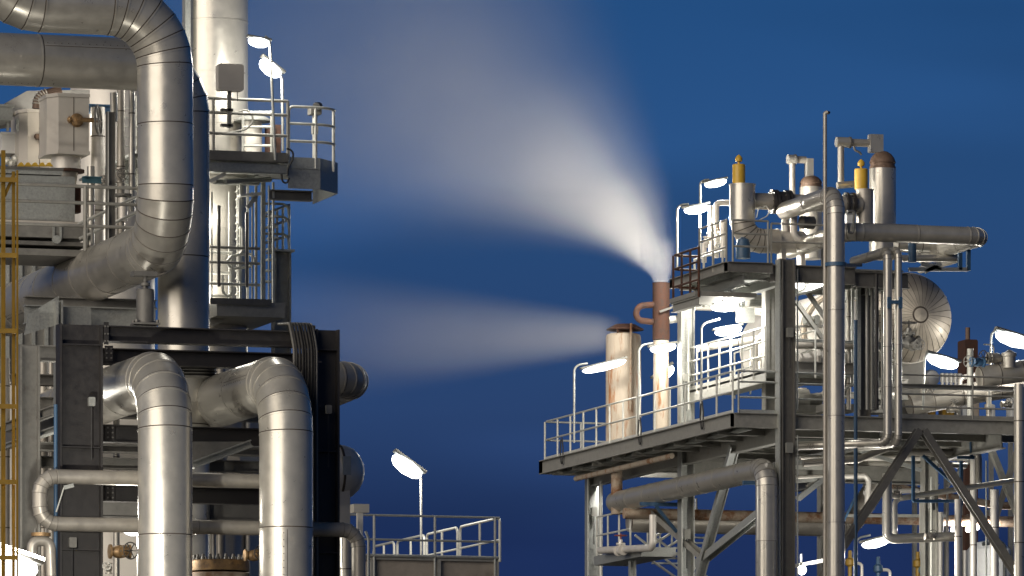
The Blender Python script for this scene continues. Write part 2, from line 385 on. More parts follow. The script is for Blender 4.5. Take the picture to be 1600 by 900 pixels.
# --- cable tray hanging over the frame
tr = T('cable_tray', 'black cable tray curving over the frame top and dropping beside its right column', 'cable tray', (a.x, YL-.4, 0))
path = [F(452, 507, YL+2.4), F(470, 506, YL-.05), F(477, 545, YL-.35), down(F(480, 700, YL-.4))]
for e in (-1, 1):
    tr.add('side_rail', tube(fillet([q+X*(e*.24)+Y*0 for q in path], .5, 6), .028, 8), 'dark_steel')
for k in range(7):
    tr.add('cable', tube(fillet([q+X*(-.19+k*.063)-Y*(.02+.012*(k % 3)) for q in path], .46, 6), .03, 8), 'cable')
for k in range(12):
    z = path[1].z-.8-k*.9; tr.add('rung', bar(V((a.x-.24, YL-.33, z)), V((a.x+.24, YL-.33, z)), .03, .03), 'black_steel', smooth=False)

# --- the two front risers with elbows running back to the left
for (u, ve, dia, lab, ub, vb) in ((258, 585, 85, 'front clad riser pipe beside the left black column, bending back to the left', -60, 0),
                          (447, 592, 84, 'front clad riser pipe beside the cable tray, bending back to the left', 120, 0)):
    yy = YL-1.5; r = dia/2/SC(u, yy); c = F(u, ve, yy)
    clad('riser_pipe', lab, [down(c), c, V((c.x, yy+ (10.5 if u < 300 else 9.0), c.z))], r, 'cladding', R=1.12, seg=2.2, gores=6, n=48)

# --- big pipe, upper left: comes from the back, rises, runs left and turns up
yy = YL+.3; r1 = 87/2/SC(258, yy); c = F(260, 380, yy); t = F(257, 15, yy); l = F(-25, 12, yy)
clad('main_pipe', 'widest clad pipe, swinging up from the ladder and bending left at the picture top',
     [V((c.x, yy+14.5, c.z)), c, t, V((l.x, yy, t.z)), V((l.x, yy, t.z+5))], r1, 'cladding', R=1.18, seg=1.75, gores=7, n=48)
# spring can under its elbow
a = F(227, 508, YL+.25)
sp = T('spring_support', 'dark spring can between the black beam and the main pipe elbow', 'pipe support', a)
S_ = SC(227, YL); hh = (508-455)/S_
sp.add('base_plate', box(a.x-.27, a.x+.27, a.y-.2, a.y+.2, a.z+.0, a.z+.04), 'dark_steel', smooth=False)
sp.add('can', lathe(a+Z*.04, Z, [(0,.19),(.02,.185),(hh-.02,.185),(hh,.17)], 24), 'dark_steel')
sp.add('rod', lathe(a+Z*(hh+.04), Z, [(0,.06),(.06,.06),(.07,.1),(.13,.1),(.14,.05),(.35,.05)], 12), 'dark_steel')
sp.add('saddle', box(a.x-.28, a.x+.22, a.y-.15, a.y+.15, a.z+hh+.30, a.z+hh+.4), 'dark_steel', smooth=False)
for k in range(4): sp.add('bolt', lathe(V((a.x+(-.22 if k % 2 else .22), a.y+(-.14 if k < 2 else .14), a.z+.03)), Z, [(0,.035),(.07,.035)], 6), 'dark_steel')

# --- second big duct: lateral, then down behind the main pipe
yy = YL+4.2; r2 = 81/2/SC(200, yy); c = F(287, 104, yy); l = F(-120, 96, yy)
clad('duct_pipe', 'clad pipe crossing under the main pipe and dropping straight down behind it', [V((l.x, yy, c.z)), c, down(c)], r2, 'cladding', R=1.0, seg=3.2, gores=6, n=48)

# --- C shaped loop pipe
yy = YL-.45; rr = 23/2/SC(100, yy); a = F(62, 744, yy); b = F(62, 818, yy); e = F(560, 820, yy); e2 = F(640, 748, yy)
clad('loop_pipe', 'thin clad pipe doubling back in a square loop across the left column', [V((e.x-1.9, yy, a.z)), V((a.x, yy, a.z)), V((a.x, yy, b.z)), V((e.x, yy, b.z)), down(e)], rr, 'cladding_dull', R=.34, seg=2.6, gores=4, n=20, groove=.008)
# lamp bracket on it
a = F(100, 762, YL-.6)
br = T('bracket_sign', 'small tilted metal bracket below the upper arm of the loop pipe', 'bracket', a)
br.add('plate', prism(a, F(115, 758, YL-.6), [(-.02,-.04),(.02,-.04),(.02,.04),(-.02,.04)], Z), 'galvanized', smooth=False)
br.add('hanger', tube([a, down(F(88, 800, YL-.6), F(88, 800, YL-.6).z)], .018, 6), 'galvanized')
pipe('conduit', 'thin blue conduit running up beside the left black column', [down(F(87, 900, YL-.2)), F(87, 632, YL-.2)], .04, 'blue_paint')

# --- yellow ladder at the very left
yy = YL-9.0; yl = T('caged_ladder', 'yellow caged ladder at the left edge of the picture', 'ladder', down(F(12, 900, yy)))
for (u, w_) in ((5, .07), (21, .05)):
    a = F(u, 268 if u > 10 else 235, yy); yl.add('stringer', bar(down(a), a, w_, .08, Y), 'yellow_paint', smooth=False)
a = F(27, 266, yy-.2); yl.add('cage_strip', bar(down(a), a, .03, .05, Y), 'yellow_paint', smooth=False)
a = F(21, 268, yy+.45); yl.add('stringer', bar(down(a), a, .05, .08, Y), 'yellow_paint', smooth=False)
for k in range(34):
    b = F(21, 300, yy); z = b.z-.32-k*.3
    if z > .3: yl.add('rung', tube([V((b.x, yy+.02, z)), V((a.x, yy+.44, z))], .016, 6), 'yellow_paint')
for k in range(6):
    a = F(2, 282+k*118, yy); b = F(27, 282+k*118, yy-.2)
    yl.add('cage_hoop', bar(V((a.x-.15, yy-.12, a.z)), V((b.x, yy-.2, a.z)), .02, .09), 'yellow_paint', smooth=False)
a = F(7, 306, yy); b = F(22, 272, yy); yl.add('brace', bar(a, b, .04, .06), 'yellow_paint', smooth=False)

# --- tower vessel and its platform
yt = YL+9.5; rt = 103/2/SC(336, yt); c = F(336, 0, yt)
tw = T('tower_column', 'tall clad process column standing behind the main pipe', 'column', V((c.x, yt, 0)))
zt = F(336, -80, yt).z; z = 0.0; k = 0
while z < zt:
    z2 = min(z+1.15, zt); tw.add('cladding_section', lathe(V((c.x, yt, z)), Z, [(0,rt-.012),(.015,rt-.012),(.015,rt),(z2-z-.03,rt),(z2-z-.03,rt+.006),(z2-z,rt+.006)], 56), 'cladding'); z = z2
tw.add('cable_duct', bar(V((c.x-rt-.02, yt-.45, 14)), V((c.x-rt-.02, yt-.45, zt)), .12, .12, Y), 'galvanized', smooth=False)

yp = YL+6.6   # platform front
pl = T('tower_platform', 'grey steel platform wrapped round the process column below the two lamps', 'platform', down(F(400, 250, yp)))
a = F(322, 234, yp); b = F(450, 242, yp); zt_ = a.z; zb_ = F(322, 250, yp).z
pl.add('fascia', channel(V((a.x-1.5, yp, (zt_+zb_)/2)), V((b.x, yp, (zt_+zb_)/2)), -.08, zt_-zb_), 'dark_steel', smooth=False)
pl.add('lower_fascia', channel(V((a.x-1.5, yp+.12, zb_-.12)), V((b.x, yp+.12, zb_-.12)), -.06, .22), 'galvanized', smooth=False)
pl.add('deck', box(a.x-1.5, b.x, yp+.05, yp+5.5, zt_-.1, zt_-.05), 'galvanized', smooth=False)
pl.add('side_fascia', channel(V((b.x, yp, (zt_+zb_)/2-.03)), V((b.x, yp+5.5, (zt_+zb_)/2-.03)), -.08, zt_-zb_), 'galvanized', smooth=False)
for k in range(5):
    y_ = yp+.6+k*1.0; pl.add('joist', hbeam(V((a.x-1.5, y_, zt_-.2)), V((b.x-.05, y_, zt_-.2)), .1, .18, .01, .015), 'galvanized', smooth=False)
for (u0, u1) in ((352, 432), (335, 425)):
    q0 = F(u0, 284, yp+.4); q1 = F(u1, 276, yp+.4)
    pl.add('bracket_strut', tube([q0, V((q1.x, yp+.4+(.5 if u0 > 340 else 1.2), q1.z))], .06, 8), 'galvanized')
q0 = F(327, 284, yp+.3); pl.add('knee_brace', bar(q0, F(352, 271, yp+.3), .08, .08), 'white_rail', smooth=False)
# curved balcony
bc = T('balcony', 'galvanized balcony box reaching out to the right of the tower platform', 'balcony', down(F(480, 280, yp)))
q0 = F(448, 254, yp+.4); q1 = F(498, 248, yp+.4); q2 = F(529, 258, yp+.9); zb = F(480, 296, yp+.4).z
vs_ = [V((q0.x, yp+.3, 0)), V((q1.x, yp+.3, 0)), V((q2.x, yp+1.0, 0)), V((q2.x, yp+3.0, 0)), V((q0.x, yp+3.0, 0))]
zt2 = q1.z
for i in (0, 1, 2):
    A, B = vs_[i], vs_[i+1]; bc.add('fascia', bar(V((A.x, A.y, (zt2+zb)/2)), V((B.x, B.y, (zt2+zb)/2)), .02, zt2-zb), 'galvanized', smooth=False)
bc.add('floor', ([V((p_.x, p_.y, zt2-.12)) for p_ in vs_]+[V((p_.x, p_.y, zt2-.16)) for p_ in vs_], [(0,1,2,3,4),(9,8,7,6,5)]+[(i,(i+1)%5,5+(i+1)%5,5+i) for i in range(5)]), 'galvanized', smooth=False)
bc.add('floor_beam', hbeam(V((q0.x-.3, yp+.8, zb-.1)), V((q1.x-.05, yp+.8, zb-.1)), .2, .22), 'dark_steel', smooth=False)
bc.add('seam_rail', bar(V((q0.x, yp+.27, (zt2+zb)/2+.1)), V((q1.x, yp+.27, (zt2+zb)/2+.1)), .02, .02), 'galvanized', smooth=False)
zt3 = zt2-.05
arc = [V((q0.x+.02, yp+.3, zt3)), V((q1.x-.1, yp+.3, zt3))]+[V((q1.x-.1+.58*math.sin(t_*.32), yp+.3+.62*(1-math.cos(t_*.32)), zt3)) for t_ in range(1, 6)]+[V((q2.x+.06, yp+1.5, zt3))]
rl = T('railing', 'curved white railing round the right-hand balcony end', 'railing', arc[0])
for q in (1.15, .78, .4): rl.add('top_rail' if q > 1 else 'mid_rail', tube(fillet([arc[0]+Z*(q-.25), arc[0]+Z*q]+[p_+Z*q for p_ in arc[1:]], .1, 3) if q > 1 else [p_+Z*q for p_ in arc], .03, 8), 'white_rail')
for p_ in (arc[0], arc[1], arc[4], arc[7]): rl.add('post', tube([p_-Z*.2, p_+Z*1.15], .03, 8), 'white_rail')
# call box on its post
a = F(492, 250, yp+.9); cp = T('camera_post', 'white post with a small dark floodlight head on the balcony', 'post', a)
h_ = (250-180)/SC(492, yp+.9); cp.add('post', tube([a-Z*.3, a+Z*h_], .055, 10), 'white_rail'); cp.add('head', box(a.x-.14, a.x+.1, a.y-.2, a.y+.1, a.z+h_, a.z+h_+.16), 'dark_steel', smooth=False)
cp.add('visor', lathe(a+V((.08,-.1,h_+.2)), (-.5,-.6,-.2), [(0,.05),(.02,.08),(.16,.1),(.18,.09)], 10), 'rubber'); cp.add('switch_box', box(a.x-.1, a.x+.02, a.y-.2, a.y-.06, a.z+.55, a.z+.75), 'grey_steel', smooth=False)
# front railing of the platform: three long rails, posts
zd = zt_; xa = a.x
A = V((F(322, 230, yp).x-1.5, yp+.02, zd)); B = V((F(450, 230, yp).x, yp+.02, zd))
railing('railing', 'brown-grey three-bar railing along the front of the tower platform', [A, B], 1.12, 'grey_steel', 1.75, .034, (1.1, .8, .36))
C_ = V((B.x, yp+.1, zd))
railing('railing', 'pale railing running back along the right side of the tower platform', [V((F(402, 230, yp).x, yp+1.2, zd)), V((B.x-.1, yp+1.0, zd))], 1.0, 'white_rail', 2.0, .03, (1.1, .75, .3))
# panel box on post
a = F(359, 143, yp-.15); S_ = SC(359, yp); pb = T('panel_box', 'plain grey square box on a post above the platform railing', 'box', F(359, 200, yp-.15))
pb.add('box_body', box(a.x-21/S_, a.x+20/S_, yp-.3, yp-.05, a.z, a.z+42/S_, .04), 'cream_box'); pb.add('post', bar(F(358, 200, yp-.12), F(358, 142, yp-.12), .08, .08, Y), 'grey_steel', smooth=False)
for v_ in (172, 196): q = F(355, v_, yp-.1); pb.add('clamp', box(q.x-.14, q.x+.12, yp-.16, yp-.04, q.z-.03, q.z+.03), 'dark_steel', smooth=False)
pb.add('cable_gland', tube([F(371, 143, yp-.15), F(371, 158, yp-.15)], .01, 6), 'rubber')
# red equipment and small white tank behind railing
a = F(428, 238, yp+1.6); S_ = SC(428, yp); cb = T('control_cabinet', 'rust-red cabinet standing behind the platform railing', 'cabinet', a)
cb.add('cabinet_body', box(a.x-.1, a.x+.16, a.y, a.y+.4, a.z, a.z+44/S_), 'rust', smooth=False)
for k in range(3): cb.add('breaker', lathe(V((a.x-.04, a.y-.02, a.z+.12+k*.22)), (0,-1,0), [(0,.055),(.06,.055)], 10), 'rubber')
a = F(395, 240, yp+2.0); dr = T('small_drum', 'small pale upright drum with a domed lid on the tower platform', 'drum', a)
dr.add('shell', lathe(a, Z, [(0,.2),(.7,.2)], 20), 'cladding_white'); dr.add('lid', lathe(a+Z*.7, Z, [(0,.42),(.03,.42),(.1,.3),(.13,.02)], 20), 'galvanized')
a = F(395, 195, yp+.9); hr = T('hose_reel', 'ring of bent tubing behind the platform railing', 'tubing', a); hr.add('coil', tube(fillet([F(356, 208, yp+.6), F(385, 202, yp+.6), F(398, 188, yp+.6), F(388, 170, yp+.6), F(360, 178, yp+.6)], .2, 5), .022, 8), 'grey_steel')

# --- lamps on the tower platform
def street_lamp(label, pole, head0, head1, r=.2, glowm='tube_light', pm='galvanized', group='gooseneck lamps'):
    return tube_lamp(label, head0, head1, r, pole, group, glowm, pm, 480.)
street_lamp('gooseneck lamp above its twin beside the process column', [F(430, 250, yp-.1), F(423, 90, yp-.1), F(421, 60, yp-.1), F(414, 57, yp-.1)], F(388, 62, yp-.1), F(420, 68, yp-.1), .13)
street_lamp('lower of two gooseneck lamps beside the process column', [F(442, 236, yp+1.0), F(441, 122, yp+1.0), F(437, 116, yp+1.0)], F(407, 94, yp+1.0), F(438, 118, yp+1.0), .17)
# cables looping at the platform corner
for (a_, lab) in (([(448,232),(459,236),(457,250),(450,262),(449,275)], 'black cable looping off the corner of the tower platform'), ([(440,272),(441,284),(448,287),(452,278)], 'black cable drooping in a loop under the tower platform')):
    q = [F(u, v, yp-.15) for u, v in a_]; solo('power_cable', lab, 'cable', tube(fillet(q, .12, 4), .022, 6), 'rubber')

# --- access tower with stairs and ladder cage below the platform
ya = YL+7.6
st = T('stair_tower', 'galvanized access tower with posts and ladder below the tower platform', 'access tower', down(F(400, 500, ya)))
for (u, v0, v1, w_, m_, dy) in ((375.5, 285, 492, .045, 'white_rail', 0), (387, 285, 492, .05, 'white_rail', 1.2), (400, 290, 495, .05, 'grey_steel', .6), (411, 285, 497, .09, 'galvanized', 0.3), (427, 285, 475, .045, 'white_rail', -.2), (372, 290, 500, .05, 'white_rail', .5), (366, 310, 495, .10, 'galvanized', 1.4)):
    a = F(u, v0, ya+dy); b = F(u, v1, ya+dy); st.add('post', bar(b, a, w_, w_, Y), m_, smooth=False)
for (u, v0, v1) in ((342, 321, 448), (385.5, 332, 449)):
    a = F(u, v0, ya-.5); b = F(u, v1, ya-.5); st.add('dark_post', bar(b, a, .06, .06, Y), 'dark_steel', smooth=False)
for (v_, m_, dy) in ((386, 'grey_steel', -.3), (409.5, 'grey_steel', -.3), (443, 'white_rail', -.3), (394, 'white_rail', .8), (426, 'white_rail', .8), (462, 'grey_steel', .8)):
    a = F(328, v_, ya+dy); b = F(406 if dy < 0 else 362, v_, ya+dy); st.add('rail', tube([V((a.x, a.y, a.z)), V((b.x, b.y, a.z))], .032, 8), m_)
for (P_) in ([(374,310),(374,352),(379,356),(379,392),(374,398),(374,440)], [(356,407),(362,400),(390,396),(397,403),(397,410),(390,417),(362,420),(356,414),(356,407)], [(348,430),(348,455),(355,465),(362,458),(362,400)]):
    q = [F(u, v, ya-.1) for u, v in P_]; st.add('bent_rail', tube(fillet(q, .1, 3), .03, 8), 'white_rail')
st.add('landing', box(F(328,474,ya).x, F(434,474,ya).x, ya-.6, ya+3, F(380,476,ya).z-.32, F(380,476,ya).z), 'grey_steel', smooth=False)
st.add('landing_kerb', bar(F(328, 470, ya-.65), V((F(412,466,ya).x, ya-.65, F(328,470,ya-.65).z)), .02, .14), 'dark_steel', smooth=False)
for k in range(11):
    a = F(370+k*4.6, 492-k*.6, ya-.55); st.add('grating_tooth', bar(a, a+Y*1.2, .03, .05), 'white_rail', smooth=False)
for k in range(16):
    a = F(376, 292+k*12.4, ya+.1); st.add('rung', tube([a, V((F(388,300,ya).x, ya+1.1, a.z))], .015, 6), 'white_rail')
st.add('canopy', bar(F(373, 306, ya-.3), F(407, 303, ya-.3), .3, .05), 'white_rail', smooth=False)
st.add('strut', bar(F(386, 325, ya-.2), F(401, 306, ya-.2), .06, .09), 'galvanized', smooth=False)
st.add('knee_beam', hbeam(F(328, 505, ya), F(358, 490, ya), .15, .18), 'grey_steel', smooth=False)
# dark side column + stairs flight rails at its right
sc_ = T('steel_column', 'brown-grey steel column under the stair head right of the access tower', 'column', down(F(444, 500, ya+2)))
a = F(430, 393, ya+2); b = F(456, 393, ya+2); sc_.add('shaft', hbeam(V(((a.x+b.x)/2, ya+2.2, 0)), V(((a.x+b.x)/2, ya+2.2, a.z)), .3, b.x-a.x, .03, .04, up=X), 'grey_steel', smooth=False)
sc_.add('cap_plate', box(a.x-.05, b.x+.04, ya+1.9, ya+2.6, a.z, a.z+.05), 'galvanized', smooth=False)
sd = a.z+.06
rs = T('railing', 'pale stair railing with sloping bars above the brown-grey column', 'railing', V((a.x, ya+2, sd)))
for (v0, v1) in ((334, 320), (357, 343), (380, 368)):
    rs.add('sloping_rail', tube([F(413, v0, ya+1.6), F(452, v1, ya+2.6)], .03, 8), 'white_rail')
for u in (423, 433, 442, 452): rs.add('post', tube([F(u, 391, ya+2.2), F(u, 322+(452-u)*.25, ya+2.2)], .028, 8), 'white_rail')
for (v_, n_) in ((318, 'top_rail'), (338, 'mid_rail'), (365, 'mid_rail')):
    rs.add(n_, tube(fillet([F(412, v_, ya+2.0), F(450, v_+1, ya+2.0), F(452, v_+25, ya+2.0)], .15, 4), .028, 8), 'galvanized')
for k in range(7):
    a = F(413+k*1.5, 440-k*17, ya+1.2); b = F(426+k*1.2, 440-k*17, ya+1.2); st.add('tread', bar(a, b, .3, .04), 'galvanized', smooth=False)

# --- equipment at the left behind the main pipe
ye = YL+7
def clad_box(name, label, u0, u1, v0, v1, y, dep, m, bevel=True, seams=1):
    """chamfered insulation box with lid, floor and panel seams"""
    S = SC(u0, y); a = F(u0, v0, y); b = F(u1, v1, y); c = .22*(b.x-a.x)
    th = T(name, label, 'equipment box', V(((a.x+b.x)/2, y+dep/2, b.z)))
    prof = [(a.x+c, y), (b.x, y), (b.x, y+dep), (a.x, y+dep), (a.x, y+c*1.6)]
    n = len(prof); vs_ = [V((x, q, b.z)) for x, q in prof]+[V((x, q, a.z)) for x, q in prof]
    th.add('insulation_box', (vs_, [(k,(k+1)%n,n+(k+1)%n,n+k) for k in range(n)]+[tuple(range(n-1,-1,-1)), tuple(range(n,2*n))]), m, smooth=False)
    for z, hh in ((a.z-.07, .075), (b.z-.01, .07)):
        vs_ = [V((x+(.02 if x > a.x+c else -.02), q+(-.02 if q < y+dep*.5 else .02), z)) for x, q in prof]; vs_ += [p_+Z*hh for p_ in vs_]
        th.add('edge_band', (vs_, [(k,(k+1)%n,n+(k+1)%n,n+k) for k in range(n)]+[tuple(range(n-1,-1,-1)), tuple(range(n,2*n))]), m, smooth=False)
    x_ = (a.x+c)*.5+b.x*.5; th.add('panel_seam', box(x_-.008, x_+.008, y-.006, y+.01, b.z+.06, a.z-.07), 'sealant', smooth=False)
    return th
clad_box('valve_box', 'taller cream insulation box with a bronze gland and handwheel', 78, 139, 145, 241, ye, 1.0, 'cream_box')
clad_box('valve_box', 'cream insulation box half hidden behind the taller one', 33, 80, 170, 268, ye+1.6, 1.0, 'cream_box')
a = F(120, 188, ye); gv = T('gland_valve', 'bronze valve gland with thin spoked handwheel on the taller cream box', 'valve', a)
gv.add('gland', lathe(a+Y*.1, (0,-1,0), [(0,.14),(.12,.15),(.14,.11),(.2,.12),(.22,.05),(.3,.05)], 18), 'bronze')
gv.add('stub', lathe(a-X*.12-Y*.05, (-1,0,0), [(0,.04),(.06,.08),(.1,.03)], 10), 'bronze'); gv.add('stem', tube([a-Y*.1, a+X*.42-Y*.12], .05, 10), 'bronze')
wheel(gv, a+X*.44-Y*.14, (1,-.5,.05), .31, 'dark_steel')
a = F(70, 214, ye+1.5); gv = T('gland_valve', 'brown valve gland on the half hidden cream box', 'valve', a)
gv.add('gland', lathe(a+Y*.1, (0,-1,0), [(0,.13),(.12,.14),(.14,.1),(.2,.05)], 18), 'brown_dome'); gv.add('stub', lathe(a-X*.1, (-1,0,0), [(0,.06),(.1,.07),(.14,.02)], 8), 'brown_dome')
a = F(103, 243, ye+.6); nz_ = T('nozzle_neck', 'pale neck with a rusty flange under the taller cream box', 'nozzle', a)
S_ = SC(103, ye); nz_.add('neck', lathe(a-Z*(22/S_), Z, [(0,23/S_),(22/S_,23/S_)], 28), 'cladding_white'); nz_.add('flange', lathe(a-Z*(27/S_), Z, [(0,29/S_),(.06,29/S_)], 28), 'rust'); nz_.add('lower_neck', lathe(a-Z*(45/S_), Z, [(0,17/S_),(20/S_,19/S_)], 24), 'cladding_dull')
# big galvanized exchanger box
y_ = ye-.6; a = F(26, 262, y_); b = F(117, 346, y_)
ex = T('exchanger_box', 'large speckled galvanized box behind the left railings', 'equipment box', V((a.x, y_, b.z)))
ex.add('casing', box(a.x-.6, b.x, y_, y_+2.0, b.z, a.z-.15), 'galvanized', smooth=False); ex.add('lid', box(a.x-.6, F(97,262,y_).x, y_-.05, y_+2.05, a.z-.13, a.z), 'galvanized', smooth=False)
ex.add('lid_lip', box(a.x-.6, F(98,262,y_).x, y_-.08, y_-.05, a.z-.04, a.z+.02), 'dark_steel', smooth=False)
for k in range(5):
    q = F(33+k*11, 260, y_); ex.add('lifting_lug', prism(q, q+Y*.04, [(-.09,0),(.09,0),(.02,.09),(-.03,.08)], Z), 'amber_paint', smooth=False)
ex.add('base_channel', box(a.x-.6, b.x+.1, y_-.1, y_+2.1, b.z-.12, b.z-.02), 'cream_box', smooth=False)
ex.add('side_bracket', box(F(118,300,y_).x, F(130,300,y_).x, y_+.2, y_+.5, F(118,330,y_).z, F(118,290,y_).z), 'rust', smooth=False)
# base frame under it
bf = T('skid_frame', 'dark steel skid under the speckled galvanized box', 'steel frame', down(F(80, 400, y_)))
for (v0, v1, m_) in ((352, 374, 'mid_steel'), (376, 386, 'dark_steel'), (388, 402, 'mid_steel')):
    a = F(20, v0, y_); b = F(135, v1, y_); bf.add('beam', box(a.x-.5, b.x, y_-.1, y_+2, b.z, a.z), m_, smooth=False)
for u in (84, 95): a = F(u, 352, y_-.15); b = F(u, 375, y_-.15); bf.add('web_stiffener', box(a.x-.02, a.x+.02, y_-.16, y_-.1, b.z, a.z), 'galvanized', smooth=False)
bf.add('roller', lathe(F(89, 374, y_-.2), (0,1,0), [(0,.09),(.1,.09)], 16), 'galvanized')
# walkway railing in front of it
yr = YL+4.6
a = F(-30, 388, yr); b = F(221, 388, yr)
wk = T('railing', 'dark three-bar walkway railing in front of the speckled box', 'railing', a)
for v_, n_ in ((287, 'top_rail'), (313, 'mid_rail'), (349, 'mid_rail')):
    q = F(10, v_, yr); wk.add(n_, tube([V((a.x, yr, q.z)), V((b.x, yr, q.z))], .036, 8), 'grey_steel')
for u in (133, 217): q = F(u, 291, yr); wk.add('post', tube([F(u, 392, yr), q], .045, 8), 'grey_steel')
wk.add('thin_post', tube([F(144, 380, yr+.4), F(144, 345, yr+.4)], .03, 8), 'grey_steel')
hs = T('stair_handrail', 'pair of pale sloping handrails behind the dark walkway railing', 'handrail', F(120, 375, yr+1))
for (p0, p1) in (((121, 351), (216, 306)), ((124, 373), (216, 331))): hs.add('sloping_rail', tube([F(*p0, yr+.8), F(*p1, yr+.8)], .034, 8), 'white_rail')
# uprights behind: pipes and a post with a painted lit edge
for (u, v0, v1, d_, m_, dy, lab) in ((172.5, 175, 378, 13, 'dark_steel', 1.8, 'dark square-cut upright beside the pale riser behind the railing'),
        (153, 168, 400, 22, 'cladding_white', 4.5, 'broad pale riser behind the cream box handwheel'), (189, 140, 400, 13, 'cladding_dull', 4.0, 'dull riser with a handwheel valve left of the main pipe'),
        (206, 140, 330, 10, 'cladding', 3.2, 'slim riser touching the left edge of the main pipe'), (178, 145, 190, 12, 'cladding', 3.0, 'short pipe stub just under the crossing clad pipe'),
        (142, 260, 400, 12, 'cladding', 3.6, 'slim pale riser beside the rusty bracket')):
    a = F(u, v0, YL+3+dy); b = F(u, v1, YL+3+dy)
    if 'square' in lab:
        o_ = T('steel_post', lab, 'post', b); o_.add('post_shaft', hbeam(b, a, .15, .18, .02, .025, up=X), m_, smooth=False); o_.add('painted_lit_edge', bar(b-Y*.1-X*.07, a-Y*.1-X*.07, .02, .03, Y), 'white_rail', smooth=False)  # pale strip paints light along one edge of the dark post
    else: pipe('riser', lab, [b, a], d_/2/SC(u, YL+3+dy), m_, bands=1.1)
valve('handwheel_valve', 'dark handwheel valve on the dull riser left of the main pipe', F(187, 274, YL+6.2), Z, (0,-1,0), .14, 'cladding_dull')
valve('handwheel_valve', 'small handwheel valve beside the post with the painted lit edge', F(163, 284, YL+6.0), Z, (-.3,-1,0), .12, 'cladding_dull')
fl = T('flange_table', 'flat bolted flange on a short neck behind the sloping handrails', 'flange', F(192, 308, YL+6)); fl.add('disc', lathe(F(192, 307, YL+6), Z, [(0,.2),(.05,.2)], 20), 'dark_steel'); fl.add('neck', lathe(F(192, 345, YL+6), Z, [(0,.1),(.5,.1)], 16), 'cladding_white')
ladd = T('ladder', 'pale vertical ladder behind the slim riser at the main pipe', 'ladder', F(200, 260, YL+8))
for u in (186, 214): ladd.add('stringer', tube([F(u, 300, YL+8.5), F(u, 150, YL+8.5)], .025, 6), 'white_rail')
for k in range(9): q = F(186, 168+k*15, YL+8.5); q2 = F(214, 168+k*15, YL+8.5); ladd.add('rung', tube([q, V((q2.x, q2.y, q.z))], .02, 6), 'white_rail')
bp = T('steel_beam', 'teal painted beam above the handwheels left of the main pipe', 'beam', F(150, 280, YL+5.5)); bp.add('beam_body', channel(F(128, 281, YL+5.5), V((F(158, 281, YL+5.5).x, YL+5.5, F(128, 281, YL+5.5).z)), .1, .14), 'teal_paint', smooth=False)
bp2 = T('steel_beam', 'dark blue beam behind the thin spoked handwheel', 'beam', F(160, 170, YL+8)); bp2.add('beam_body', hbeam(F(138, 170, YL+8), V((F(182, 170, YL+8).x, YL+8, F(138,170,YL+8).z)), .15, .2), 'blue_paint', smooth=False)
# dark hood and ribbed hose top-left
hd = T('dark_hood', 'dark sheet hood under the crossing clad pipe at the left', 'hood', F(60, 165, ye+3)); q = [F(10,160,ye+3),F(42,142,ye+3),F(140,140,ye+3),F(140,175,ye+3),F(10,190,ye+3)]
hd.add('hood_sheet', ([p_ for p_ in q]+[p_+Y*1.5 for p_ in q], [(4,3,2,1,0),(5,6,7,8,9)]+[(i,(i+1)%5,5+(i+1)%5,5+i) for i in range(5)]), 'dark_steel', smooth=False)
rh = T('ribbed_hose', 'ribbed brown bellows hose entering the half hidden cream box', 'hose', F(60, 170, ye+2)); pth = fillet([F(58,170,ye+1.9), F(60,150,ye+1.9), F(95,142,ye+1.9)], .25, 6); rh.add('hose_core', tube(pth, .11, 14), 'brown_dome')
for k in range(1, len(pth)-1): rh.add('rib', torus(pth[k], pth[k+1]-pth[k-1], .115, .018, 16, 5), 'cladding_dull')
gb = T('junction_box', 'grey sheet box with short legs at the left edge above the lit cabinet', 'equipment box', F(10, 190, ye+1)); a = F(-20, 162, ye+1); b = F(20, 187, ye+1)
gb.add('casing', box(a.x, b.x, ye+1, ye+2, b.z, a.z), 'galvanized', smooth=False); gb.add('rim', box(a.x, b.x+.03, ye+.97, ye+2.03, a.z-.05, a.z), 'galvanized', smooth=False)
for u in (12, 27): gb.add('leg', bar(F(u, 205, ye+1.4), F(u, 186, ye+1.4), .06, .06, Y), 'galvanized', smooth=False)
pipe('stub_pipe', 'short bright horizontal pipe between the grey sheet box and the cream box', [F(18, 176, ye+2.2), F(36, 176, ye+2.2)], .085, 'cladding')
wc = T('lit_cabinet', 'white cabinet at the left edge below the grey sheet box', 'cabinet', F(15, 235, ye+2)); a = F(2, 206, ye+2.2); b = F(29, 240, ye+2.2); wc.add('casing', box(a.x, b.x, ye+2.2, ye+3, b.z, a.z), 'white_cabinet', smooth=False); wc.add('frame_trim', box(a.x-.02, b.x+.02, ye+2.17, ye+2.2, a.z-.05, a.z), 'white_cabinet', smooth=False)
for k in range(4): q = F(6+k*7, 250+(k % 2)*5, ye+2); solo('pipe_fitting', ['bright elbow fitting below the lit cabinet, leftmost', 'bright nut fitting below the lit cabinet, second from left', 'bright nut fitting below the lit cabinet, third from left', 'bright elbow fitting below the lit cabinet, rightmost'][k], 'fitting', lathe(q, (1,.3,.3*(k-1)), [(0,.05),(.04,.09),(.12,.09),(.16,.05),(.24,.05)], 12), 'white_rail', group='fittings below the cabinet')
